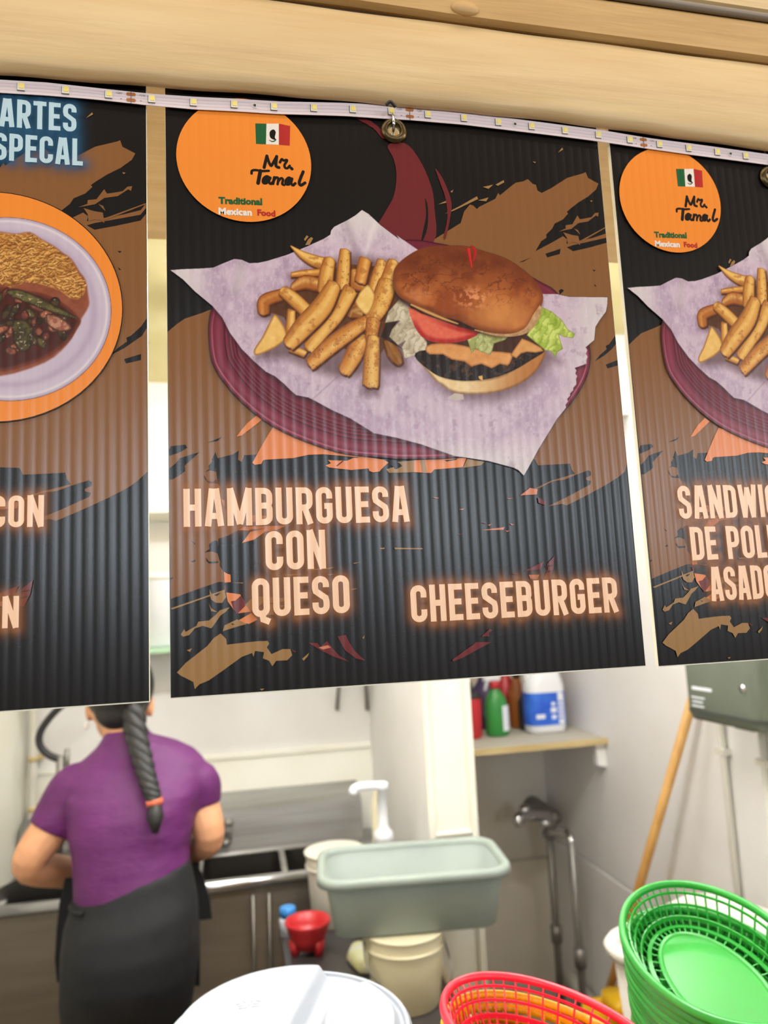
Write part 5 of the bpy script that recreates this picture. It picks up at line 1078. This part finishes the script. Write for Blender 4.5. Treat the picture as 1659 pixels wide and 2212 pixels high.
# ------------------------------------------------------------------ side table with pails, tub, bowl
TZ = 0.78
tb = thing('side_table', (0.29, 1.72, 0), 'dark topped side table in front of the sink', 'table')
obj('tabletop', [rbox(0.105, 0.455, 1.46, 2.255, TZ - 0.03, TZ, 0.006)], 'table_dark', tb)
obj('edge_strip', [rbox(0.105, 0.465, 1.448, 1.462, TZ - 0.034, TZ + 0.002, 0.003), rbox(0.452, 0.466, 1.448, 1.885, TZ - 0.034, TZ + 0.002, 0.003)], 'wood_pale', tb)
for x in (0.17, 0.43):
    for y in (1.49, 2.20): obj('leg', [box(x - 0.02, x + 0.02, y - 0.02, y + 0.02, 0, TZ - 0.03)], 'wood_pale', tb)
def pail(name, c, r, h, m_, label, bail=None):
    t = thing(name, (c[0], c[1], TZ), label, 'bucket'); z = TZ + 0.0005
    obj('body', [lathe([(r*0.80, 0.0), (r*0.83, 0.003), (r*0.97, h*0.86), (r*0.97, h*0.985), (r*0.93, h*0.985), (r*0.80, 0.012), (0.01, 0.010)], (c[0], c[1], z), 40)], m_, t, True)
    obj('rim', [lathe([(r*0.965, h*0.78), (r*1.01, h*0.785), (r*1.01, h*0.81), (r*0.968, h*0.815)], (c[0], c[1], z), 40), lathe([(r*0.93, h*0.97), (r*1.03, h*0.97), (r*1.035, h), (r*0.93, h)], (c[0], c[1], z), 40)], m_, t, True)
    if bail:
        hd_ = obj('handle', [tube(smooth_path(bail, 6), 0.0022, 8)], 'pipe_grey', t, True); a, b = bail[len(bail)//2 - 1], bail[len(bail)//2 + 0]; return t, hd_
    return t, None
pc_ = onZ(897, 2150, TZ); c1 = np.array([0.350, 1.69]); r1 = 0.088
bail = [(c1[0] - r1, c1[1] + 0.01, TZ + 0.125), (c1[0] - 0.085, c1[1] - 0.05, TZ + 0.085), tuple(onZ(872, 2160, TZ + 0.012)), tuple(onZ(930, 2145, TZ + 0.010)), (c1[0] + 0.088, c1[1] - 0.06, TZ + 0.06), (c1[0] + r1, c1[1] + 0.01, TZ + 0.125)]
pl, hn = pail('pail', c1, r1, 1.060 - 0.128 - TZ - 0.0012, 'pail_warm', 'cream plastic pail holding up the grey bus tub', bail)
ga, gb = onZ(884, 2156, TZ + 0.012), onZ(948, 2142, TZ + 0.012); obj('grip', [tube([ga, gb], 0.0055, 10)], 'black_rubber', hn, True)
lc2 = onZ(715, 2040, TZ); pail('pail', (0.262, 2.155), 0.083, 0.185, 'pail', 'tall white plastic pail behind the bus tub beside the red bowl')
# grey bus tub
a_ = math.radians(-6.6); fl_, fr_ = onY(690, 1905, 1.55), onY(1112, 1885, 1.55)
RZt = 1.060; q0, q1 = onZ(689, 1908, RZt), onZ(1112, 1880, RZt)
TW, TD, TH = float(np.linalg.norm((q1 - q0)[:2])) + 0.01, 0.245, 0.128
fc = (q0 + q1) / 2; dirv = np.array([-math.sin(a_), math.cos(a_)])
tc_ = np.array([fc[0], fc[1]]) + dirv * (TD / 2)
bt_ = thing('bus_tub', (tc_[0], tc_[1], RZt - TH), 'grey plastic bus tub balanced on the cream pail', 'tub')
def tr_ring(w_, d, r, z): return [(*(np.array([x * math.cos(a_) - y * math.sin(a_), x * math.sin(a_) + y * math.cos(a_)]) + tc_), z) for x, y in rrect(w_, d, r, 7)]
z0 = RZt - TH
obj('body', [loft([tr_ring(TW - 0.085, TD - 0.08, 0.03, z0), tr_ring(TW - 0.070, TD - 0.065, 0.035, z0 + 0.006), tr_ring(TW - 0.034, TD - 0.030, 0.045, RZt - 0.012), tr_ring(TW - 0.038, TD - 0.034, 0.043, RZt - 0.006), tr_ring(TW - 0.076, TD - 0.071, 0.034, z0 + 0.012), tr_ring(TW - 0.10, TD - 0.095, 0.03, z0 + 0.006)])], 'tub_grey', bt_, True)
obj('rim', [loft([tr_ring(TW - 0.040, TD - 0.036, 0.043, RZt - 0.010), tr_ring(TW - 0.036, TD - 0.032, 0.045, RZt - 0.001), tr_ring(TW - 0.024, TD - 0.020, 0.05, RZt + 0.002), tr_ring(TW - 0.006, TD - 0.002, 0.055, RZt), tr_ring(TW, TD + 0.004, 0.058, RZt - 0.006), tr_ring(TW, TD + 0.004, 0.058, RZt - 0.018), tr_ring(TW - 0.006, TD - 0.002, 0.055, RZt - 0.018), tr_ring(TW - 0.010, TD - 0.006, 0.053, RZt - 0.010), tr_ring(TW - 0.038, TD - 0.034, 0.043, RZt - 0.010)], cap=False)], 'tub_grey', bt_, True)
# red molcajete bowl
mc = onZ(657, 2064, TZ); mz = TZ + 0.0005; mcx, mcy = mc[0] + 0.012, mc[1] + 0.012
mb = thing('salsa_bowl', (mcx, mcy, TZ), 'small red three-legged salsa bowl on the dark table', 'bowl')
obj('bowl', [lathe([(0.012, 0.014), (0.036, 0.016), (0.046, 0.040), (0.054, 0.066), (0.058, 0.074), (0.056, 0.078), (0.051, 0.076), (0.044, 0.052), (0.028, 0.034), (0.005, 0.030)], (mcx, mcy, mz), 32)], 'red_bowl', mb, True)
for k in range(3):
    a = -PI/2 + 0.75 + k * 2*PI/3; obj('leg', [tube([(mcx + 0.036 * math.cos(a), mcy + 0.036 * math.sin(a), mz + 0.036), (mcx + 0.034 * math.cos(a), mcy + 0.034 * math.sin(a), mz)], [0.015, 0.010], 12)], 'red_bowl', mb, True)
# packet and small things on the table
pk = onZ(785, 2098, TZ); pk2 = onZ(790, 2040, TZ)
pkt = thing('snack_packet', (pk[0], pk[1], TZ), 'crumpled yellow and white packet lying on the dark table', 'packet')
def pkr(s_, z): return [(0.292 + 0.040 * s_ * math.cos(t) * (1 + 0.12 * math.sin(3*t)), 1.890 + 0.072 * s_ * math.sin(t) * (1 + 0.10 * math.cos(5*t)), TZ + z + 0.004 * math.sin(4*t) * (z > 0.004)) for t in np.linspace(0, 2*PI, 25)[:-1]]
obj('wrapper', [loft([pkr(0.9, 0.001), pkr(1.0, 0.008), pkr(0.8, 0.026), pkr(0.4, 0.032)])], 'packet', pkt, True)
obj('printed_patch', [xf(ellipsoid((0, 0, 0), (0.014, 0.016, 0.004), 12, 6), loc=(0.302, 1.838, TZ + 0.022))], 'packet_blue', pkt, True)
JX = float(onY(622, 1990, 2.105)[0]); bx = thing('glass_jar', (JX, 2.105, TZ), 'small clear jar with blue cap behind the red bowl', 'jar')
obj('jar', [lathe([(0.022, 0), (0.023, 0.04), (0.020, 0.045)], (JX, 2.105, TZ + 0.0005), 20)], 'label_white', bx, True); obj('cap', [lathe([(0.021, 0.045), (0.021, 0.068), (0.016, 0.070)], (JX, 2.105, TZ + 0.0005), 20)], 'blue_plastic', bx, True)
# pump bottle on the table behind the tub
pm = onY(815, 1760, 2.0); pmx, pmy = 0.372, 2.00
pb_ = thing('pump_bottle', (pmx, pmy, TZ), 'white pump bottle behind the bus tub', 'bottle')
obj('bottle', [lathe([(0.060, 0), (0.066, 0.004), (0.066, 0.17), (0.050, 0.205), (0.022, 0.225), (0.022, 0.235)], (pmx, pmy, TZ + 0.0005), 28)], 'white_plastic', pb_, True)
zt_ = onY(815, 1698, 2.0)[2]
obj('pump', [lathe([(0.026, 0.232), (0.026, 0.262), (0.018, 0.270), (0.014, 0.278), (0.012, zt_ - TZ - 0.01), (0.018, zt_ - TZ - 0.008), (0.019, zt_ - TZ + 0.006), (0.012, zt_ - TZ + 0.010)], (pmx, pmy, TZ), 20), tube(smooth_path([(pmx, pmy, zt_), (pmx - 0.040, pmy - 0.006, zt_ + 0.004), (pmx - 0.072, pmy - 0.01, zt_ + 0.002), (pmx - 0.078, pmy - 0.011, zt_ - 0.012)], 5), [0.011] * 15 + [0.008], 10)], 'white_plastic', pb_, True)
db = thing('slim_bottle', (0.385, 2.13, TZ), 'slim cream bottle in the corner behind the pump bottle', 'bottle')
obj('bottle', [lathe([(0.018, 0), (0.020, 0.004), (0.020, 0.30), (0.010, 0.335), (0.010, 0.36)], (0.385, 2.13, TZ + 0.0005), 18)], 'pail_warm', db, True)

# ------------------------------------------------------------------ alcove shelf and bottles
SHY = onX(1312, 1594, RX)[1]; SHZ = onX(1312, 1594, RX)[2]
shf = thing('alcove_shelf', (0.93, 2.75, SHZ - 0.02), 'plywood shelf across the alcove holding cleaning bottles', 'shelf')
obj('board', [box(PX1 + 0.002, RX - 0.001, SHY, AW - 0.008, SHZ - 0.018, SHZ)], 'shelf_top', shf); obj('front_edge', [box(PX1 + 0.002, RX - 0.001, SHY - 0.004, SHY, SHZ - 0.020, SHZ + 0.001)], 'plywood', shf)
obj('bracket', [loft([[(RX - 0.035, SHY + 0.02, SHZ - 0.02), (RX - 0.001, SHY + 0.02, SHZ - 0.02), (RX - 0.001, SHY + 0.02, SHZ - 0.10), (RX - 0.035, SHY + 0.02, SHZ - 0.095)], [(RX - 0.035, SHY + 0.05, SHZ - 0.02), (RX - 0.001, SHY + 0.05, SHZ - 0.02), (RX - 0.001, SHY + 0.05, SHZ - 0.10), (RX - 0.035, SHY + 0.05, SHZ - 0.095)]]), box(RX - 0.028, RX - 0.001, SHY + 0.05, AW - 0.01, SHZ - 0.07, SHZ - 0.018)], 'white_wall', shf)
def on_shelf(px, py=1590): q = onZ(px, py, SHZ); return q[0], q[1]
bx_, by_ = on_shelf(1190, 1584); by_ += 0.045
bl_ = thing('bleach_bottle', (bx_, by_, SHZ), 'white bleach jug with blue label on the alcove shelf', 'bottle')
def sq(w_, d, r, z, ox=0, oy=0): return [(bx_ + ox + x, by_ + oy + y, SHZ + z) for x, y in rrect(w_, d, r, 6)]
obj('jug', [loft([sq(0.135, 0.09, 0.035, 0.001), sq(0.150, 0.10, 0.04, 0.012), sq(0.152, 0.102, 0.04, 0.165), sq(0.146, 0.098, 0.045, 0.185), sq(0.118, 0.090, 0.044, 0.215, 0.006), sq(0.080, 0.070, 0.034, 0.243, 0.012), sq(0.046, 0.046, 0.022, 0.262, 0.014), sq(0.040, 0.040, 0.019, 0.285, 0.014)]), tube(smooth_path([(bx_ - 0.060, by_ - 0.005, SHZ + 0.185), (bx_ - 0.066, by_ - 0.005, SHZ + 0.230), (bx_ - 0.040, by_ - 0.005, SHZ + 0.262), (bx_ - 0.004, by_ - 0.005, SHZ + 0.258)], 6), 0.013, 10)], 'white_plastic', bl_, True)
obj('cap', [tube([(bx_ + 0.014, by_, SHZ + 0.284), (bx_ + 0.014, by_, SHZ + 0.312)], 0.024, 20)], 'bleach_label', bl_, True)
obj('label', [loft([sq(0.1535, 0.1035, 0.04, 0.030), sq(0.1535, 0.1035, 0.04, 0.148)], cap=False)], 'bleach_label', bl_, True)
obj('label_panel', [loft([[(bx_ + 0.034 + dx, by_ - 0.0522, SHZ + z) for z in (0.032, 0.146)] for dx in (0.0, 0.022)], cap=False, closed=False)], 'label_white', bl_)
obj('label_mark', [loft([[(bx_ + x, by_ - 0.0524, SHZ + z + s_) for s_ in (0, 0.006)] for x in (x0_, x1_)], cap=False, closed=False) for x0_, x1_, z in ((0.036, 0.052, 0.05), (0.036, 0.052, 0.065), (0.036, 0.052, 0.08), (0.036, 0.052, 0.095), (0.036, 0.052, 0.11))] , 'bleach_label', bl_)
obj('label_mark', [loft([[(bx_ + x, by_ - 0.0525, SHZ + z + s_) for s_ in (0, h_)] for x in (x0_, x1_)], cap=False, closed=False) for x0_, x1_, z, h_ in ((0.004, 0.026, 0.075, 0.018), (0.008, 0.022, 0.10, 0.012), (0.006, 0.024, 0.052, 0.014), (-0.055, -0.02, 0.055, 0.016))], 'label_white', bl_)
gx2, gy2 = on_shelf(1084, 1593); gy2 += 0.04
gb_ = thing('spray_bottle', (gx2, gy2, SHZ), 'green spray bottle with red collar on the alcove shelf', 'bottle')
obj('bottle', [lathe([(0.036, 0.001), (0.042, 0.008), (0.043, 0.105), (0.034, 0.140), (0.018, 0.165), (0.015, 0.178)], (gx2, gy2, SHZ), 28, 1.05, 0.8)], 'green_bottle', gb_, True)
obj('label', [loft([[(gx2 + 1.05 * 0.0438 * math.cos(t), gy2 + 0.8 * 0.0438 * math.sin(t), SHZ + z) for t in np.linspace(-PI*0.42, -PI*0.08, 12)] for z in (0.02, 0.11)], cap=False, closed=False)], 'label_white', gb_, True)
obj('collar', [lathe([(0.019, 0.172), (0.019, 0.196), (0.014, 0.198)], (gx2, gy2, SHZ), 20)], 'red_bottle', gb_, True)
obj('trigger_head', [rbox(gx2 - 0.045, gx2 + 0.022, gy2 - 0.012, gy2 + 0.012, SHZ + 0.198, SHZ + 0.235, 0.006), tube([(gx2 - 0.028, gy2, SHZ + 0.20), (gx2 - 0.040, gy2, SHZ + 0.165)], 0.005, 8)], 'white_plastic', gb_, True)
rx2, ry2 = on_shelf(1030, 1598); ry2 += 0.04
rb_ = thing('squeeze_bottle', (rx2, ry2, SHZ), 'red squeeze bottle at the left end of the alcove shelf', 'bottle')
obj('bottle', [lathe([(0.030, 0.001), (0.033, 0.006), (0.036, 0.135), (0.034, 0.142)], (rx2, ry2, SHZ), 24)], 'red_bottle', rb_, True); obj('cap', [lathe([(0.036, 0.142), (0.036, 0.155), (0.012, 0.165), (0.006, 0.20)], (rx2, ry2, SHZ), 20)], 'black_rubber', rb_, True)
for nm, px, dy, r, h, m_, lab in (('jug', 1052, 0.20, 0.050, 0.20, 'purple_bottle', 'dark purple jug behind the green spray bottle'), ('bottle', 1124, 0.20, 0.036, 0.19, 'amber_bottle', 'amber bottle behind the bleach jug'), ('bottle', 1098, 0.27, 0.045, 0.21, 'red_bottle', 'dark red bottle at the back of the alcove shelf'), ('bottle', 1150, 0.14, 0.03, 0.14, 'black_rubber', 'small black bottle beside the bleach jug')):
    x, y = on_shelf(px, 1592); k = (y + dy) / y; x *= k; y += dy
    if nm == 'bottle' and m_ == 'black_rubber': x -= 0.01; y += 0.02
    t = thing(nm, (x, y, SHZ), lab, 'bottle'); obj('body', [lathe([(r*0.92, 0.001), (r, 0.006), (r, h*0.72), (r*0.5, h*0.9), (r*0.4, h)], (x, y, SHZ), 22)], m_, t, True); obj('cap', [lathe([(r*0.45, h), (r*0.45, h + 0.025), (r*0.3, h + 0.027)], (x, y, SHZ), 16)], 'black_rubber' if m_ != 'black_rubber' else 'red_bottle', t, True)

# ------------------------------------------------------------------ service tap with two supply pipes
ft = thing('service_tap', (1.15, 2.9, 0), 'chrome wall tap with two grey supply pipes in the alcove', 'tap')
A1 = onY(1186, 1800, 2.82); A2 = onX(1234, 1815, 1.165)
low1, low2 = onY(1182, 2020, 2.82), onX(1240, 2085, 1.165)
obj('supply_pipe', [tube([(A1[0], 2.82, 0.012), (A1[0], 2.82, A1[2])], 0.014, 12)], 'pipe_grey', ft, True)
obj('supply_pipe', [tube([(1.165, A2[1], 0.012), (1.165, A2[1], A2[2])], 0.014, 12)], 'pipe_grey', ft, True)
for c_ in ((A1[0], 2.82, low1[2]), (1.165, A2[1], low2[2] + 0.05)): obj('coupling', [tube([np.array(c_) + [0, 0, -0.03], np.array(c_) + [0, 0, 0.03]], 0.021, 12)], 'pipe_grey', ft, True)
obj('cross_pipe', [tube(smooth_path([(A1[0], 2.82, A1[2] - 0.01), (A1[0] + 0.0, 2.80, A1[2] + 0.008), (1.168, A2[1] + 0.06, A2[2] + 0.01), (1.166, A2[1] + 0.02, A2[2] + 0.008), (1.165, A2[1], A2[2] - 0.012)], 6), 0.017, 12)], 'chrome', ft, True)
B0 = onY(1195, 1765, 2.86); B1 = onY(1122, 1768, 2.74)
obj('tap_body', [tube([B0 + [-0.01, 0.187, 0], B0], [0.04, 0.028], 16), tube(smooth_path([B0, (B0 + A1) / 2, A1 + [0, 0, -0.01]], 4), 0.022, 12), ellipsoid(A1, (0.028, 0.028, 0.026)), ellipsoid(B0, (0.034, 0.034, 0.03))], 'pipe_grey', ft, True)
obj('spout', [tube(smooth_path([B0, (B0 * 0.55 + B1 * 0.45) + [0, 0, 0.006], B1 + [0, 0, 0.004], B1 + [-0.006, -0.005, -0.022]], 6), [0.019] * 18 + [0.015], 12)], 'chrome', ft, True)
Hh = onY(1133, 1747, 2.78); obj('handle', [ellipsoid(Hh, (0.022, 0.022, 0.018)), tube([Hh, Hh + [0.03, 0.04, -0.03]], 0.009, 8)], 'chrome', ft, True)
Hh = onY(1178, 1778, 2.76); obj('handle', [ellipsoid(Hh, (0.02, 0.02, 0.017)), tube([Hh, Hh + [0.02, 0.06, -0.01]], 0.009, 8)], 'chrome', ft, True)

# ------------------------------------------------------------------ floor clutter of the alcove
dp = thing('drain_pipe', (1.2, 2.55, 0), 'white plastic drain pipe along the foot of the right wall', 'pipe')
obj('pipe', [tube([(1.230, 2.86, 0.19), (1.227, 2.32, 0.14)], 0.030, 16)], 'pvc', dp, True); obj('coupling', [tube([(1.229, 2.56, 0.162), (1.228, 2.47, 0.154)], 0.036, 16)], 'pvc', dp, True); obj('foot', [box(1.21, 1.25, 2.80, 2.84, 0, 0.165), box(1.21, 1.25, 2.36, 2.40, 0, 0.118)], 'pvc', dp)
hs = []
for i in range(60): t = i / 59 * 2*PI*2.6; hs.append((0.84 + (0.12 + 0.004*i/10) * math.cos(t), 2.50 + 0.12 * math.sin(t), 0.016 + 0.028 * (i // 23) + 0.003*math.sin(t*3)))
obj('black_hose', [tube(hs, 0.014, 8)], 'black_rubber', smooth=True, label='coiled black hose on the alcove floor', cat='hose')
q = onY(1045, 2036, 2.6); obj('wooden_stick', [tube([(q[0], AW - 0.03, 0.5), (q[0] + 0.06, 2.86, 0.006)], 0.009, 8)], 'amber_bottle', smooth=True, label='thin brown stick leaning against the alcove wall', cat='stick')
for nm, c_, s_, lab in (('cardboard_box', (1.03, 2.78), (0.13, 0.15, 0.16), 'low brown box on the floor below the service tap'), ('cardboard_box', (0.70, 2.90), (0.16, 0.14, 0.05), 'flat brown box on the floor by the alcove wall')):
    t = thing(nm, (*c_, 0), lab, 'box'); obj('carton', [xf(box(-s_[0]/2, s_[0]/2, -s_[1]/2, s_[1]/2, 0.001, s_[2]), 0.2, (*c_, 0))], 'wood_pale', t); obj('flap', [xf(box(-s_[0]/2, 0, -s_[1]/2, s_[1]/2, s_[2], s_[2] + 0.004), 0.2, (*c_, 0)), xf(box(0.004, s_[0]/2, -s_[1]/2, s_[1]/2, s_[2], s_[2] + 0.004), 0.2, (*c_, 0))], 'plywood', t)
# yellow mop bucket
yq = onY(1345, 2140, 2.15); yb = np.array([yq[0] + 0.02, 2.05]); ymb = thing('mop_bucket', (*yb, 0), 'yellow mop bucket on the floor behind the baskets', 'bucket')
def yr(w_, d, r, z): return [(yb[0] + x, yb[1] + y, z) for x, y in rrect(w_, d, r, 6)]
obj('body', [loft([yr(0.20, 0.26, 0.05, 0.06), yr(0.26, 0.34, 0.06, 0.42), yr(0.28, 0.36, 0.065, 0.43), yr(0.28, 0.36, 0.065, 0.44), yr(0.25, 0.33, 0.06, 0.44), yr(0.19, 0.25, 0.05, 0.08)])], 'yellow_bucket', ymb, True)
obj('wringer', [loft([[(yb[0] + x, yb[1] + 0.10 + y, z) for x, y in rrect(0.14, 0.10, 0.02, 4)] for z in (0.441, float(yq[2]) - 0.01)])], 'yellow_bucket', ymb, True)
for sx_ in (-1, 1):
    for sy_ in (-1, 1): obj('caster', [tube([(yb[0] + sx_ * 0.08 - 0.012, yb[1] + sy_ * 0.10, 0.031), (yb[0] + sx_ * 0.08 + 0.012, yb[1] + sy_ * 0.10, 0.031)], 0.03, 14)], 'black_rubber', ymb, True)
# white bin behind the green baskets
BZ = 0.93
wb1, wb2, wb3 = onZ(1290, 2036, BZ), onZ(1331, 2000, BZ), onZ(1560, 1893, BZ)
d_ = (wb3 - wb2)[:2]; L_ = np.linalg.norm(d_); d_ /= L_; n_ = np.array([d_[1], -d_[0]]); Wd = 0.30
cb = wb2[:2] - d_ * 0.085 + d_ * 0.20 + n_ * (Wd / 2)
wbn = thing('bin', (cb[0], cb[1], 0), 'white plastic bin standing behind the green baskets', 'bin')
def wr(w_, d, r, z): return [(*(cb + d_ * x + n_ * y), z) for x, y in rrect(w_, d, r, 7)]
obj('body', [loft([wr(0.26, Wd - 0.14, 0.05, 0.001), wr(0.38, Wd - 0.02, 0.07, BZ - 0.03), wr(0.36, Wd - 0.04, 0.065, BZ - 0.02), wr(0.24, Wd - 0.16, 0.05, 0.02)])], 'bin_plastic', wbn, True)
obj('rim', [loft([wr(0.37, Wd - 0.03, 0.065, BZ - 0.03), wr(0.40, Wd, 0.075, BZ - 0.03), wr(0.41, Wd + 0.01, 0.078, BZ - 0.012), wr(0.39, Wd - 0.01, 0.07, BZ), wr(0.36, Wd - 0.04, 0.06, BZ - 0.01), wr(0.36, Wd - 0.04, 0.06, BZ - 0.03)], cap=False)], 'bin_plastic', wbn, True)
# broom
bt1 = onX(1489, 1535, 1.225); bt0 = onX(1385, 1900, 1.16); dr = (bt0 - bt1); k = (0.14 - bt1[2]) / dr[2]; foot = bt1 + dr * k; top_ = bt1 - dr * 0.2
br = thing('broom', (foot[0], foot[1], 0), 'broom with pale wooden handle leaning on the right wall', 'broom')
obj('handle', [tube([top_, foot], 0.0135, 12)], 'broom_wood', br, True)
obj('bristle_head', [loft([[(foot[0] + x, foot[1] + y, z) for x, y in rrect(w_, d, 0.01, 4)] for w_, d, z in ((0.05, 0.26, 0.001), (0.045, 0.20, 0.10), (0.03, 0.05, 0.16))])], 'broom_wood', br, True)
# paper dispenser on the right wall
dz0 = onX(1500, 1545, 1.12)[2]; Yd1, Yd0 = onX(1482, 1530, 1.09)[1], onX(1650, 1530, 1.09)[1]
ds = thing('paper_dispenser', (RX, (Yd0 + Yd1) / 2, dz0), 'grey green paper towel dispenser on the right wall', 'dispenser')
def dr_(w_, d, r, z, ox=0): return [(RX - 0.002 - w_/2 + x + ox, (Yd0 + Yd1) / 2 + y, z) for x, y in rrect(w_, d, r, 6)]
wd_ = RX - 1.085; dd_ = Yd1 - Yd0
obj('cover', [loft([dr_(wd_ * 0.96, dd_ * 0.97, 0.03, dz0), dr_(wd_, dd_, 0.035, dz0 + 0.02), dr_(wd_, dd_, 0.035, dz0 + 0.30), dr_(wd_ * 0.8, dd_ * 0.96, 0.035, dz0 + 0.37)])], 'dispenser', ds, True)
obj('lower_band', [loft([dr_(wd_ + 0.002, dd_ + 0.002, 0.036, dz0 + 0.018), dr_(wd_ + 0.002, dd_ + 0.002, 0.036, dz0 + 0.026)], cap=False)], 'dispenser_dark', ds, True)
obj('feed_lever', [rbox(RX - wd_ * 0.72, RX - wd_ * 0.5, (Yd0 + Yd1)/2 - 0.035, (Yd0 + Yd1)/2 + 0.035, dz0 - 0.016, dz0 + 0.006, 0.006)], 'dispenser_dark', ds)
parts = []
for yy, zz_2, L_ in ((0.045, 0.072, 0.075), (0.04, 0.052, 0.05), (0.042, 0.042, 0.04), (0.04, 0.032, 0.045)):
    y1_ = Yd1 - yy; parts.append(box(RX - 0.0035 - wd_, RX - 0.002 - wd_, y1_ - L_, y1_, dz0 + zz_2, dz0 + zz_2 + (0.007 if zz_2 > 0.06 else 0.003)))
obj('printed_mark', parts, 'label_white', ds)
obj('lock', [tube([(RX - 0.006 - wd_, Yd0 + 0.05, dz0 + 0.09), (RX - wd_, Yd0 + 0.05, dz0 + 0.09)], 0.009, 14)], 'chrome', ds, True)
# conduits on the right wall
for i, (px, X_) in enumerate(((1572, RX - 0.012), (1660, RX - 0.012))):
    yy = onX(px, 1720, X_)[1]; t = thing('conduit', (X_, yy, 0), ['white conduit on the right wall beside the broom', 'white conduit at the right edge of the photo'][i], 'pipe'); obj('pipe', [tube([(X_, yy, 0.0), (X_, yy, CEIL if i == 0 and yy > Yd1 + 0.02 else dz0 - 0.02)], 0.009, 10)], 'pvc', t, True)
    obj('strap', [box(RX - 0.024, RX - 0.001, yy - 0.02, yy + 0.02, 1.20, 1.215)], 'pvc', t)
# kitchen ceiling fixtures; the short one is added to brighten the alcove
for nm, x, y, w_, d, lab in (('ceiling_fixture', 0.40, 1.98, 1.0, 0.14, 'long ceiling light fixture over the sink'), ('ceiling_fixture', 0.05, 1.12, 0.95, 0.16, 'long ceiling light fixture near the counter'), ('ceiling_fixture', 1.05, 1.2, 0.3, 0.12, 'short unseen ceiling light added to fill the alcove')):
    t = thing(nm, (x, y, 2.405), lab, 'light fixture', 'kitchen ceiling fixtures'); obj('housing', [rbox(x - w_/2, x + w_/2, y - d/2, y + d/2, 2.462, CEIL, 0.004)], 'white_plastic', t); obj('lens', [loft([[(xx, y + r_ * math.cos(a), 2.461 - 0.05 * math.sin(a)) for a in np.linspace(0, PI, 9)] for xx, r_ in ((x - w_/2 + 0.004, d/2 - 0.006), (x + w_/2 - 0.004, d/2 - 0.006))])], 'lamp_lens' if w_ > 0.5 else 'alcove_fill_lens', t, True)
    obj('end_cap', [box(x - w_/2 - 0.006, x - w_/2, y - d/2, y + d/2, 2.405, CEIL), box(x + w_/2, x + w_/2 + 0.006, y - d/2, y + d/2, 2.405, CEIL)], 'pvc', t)
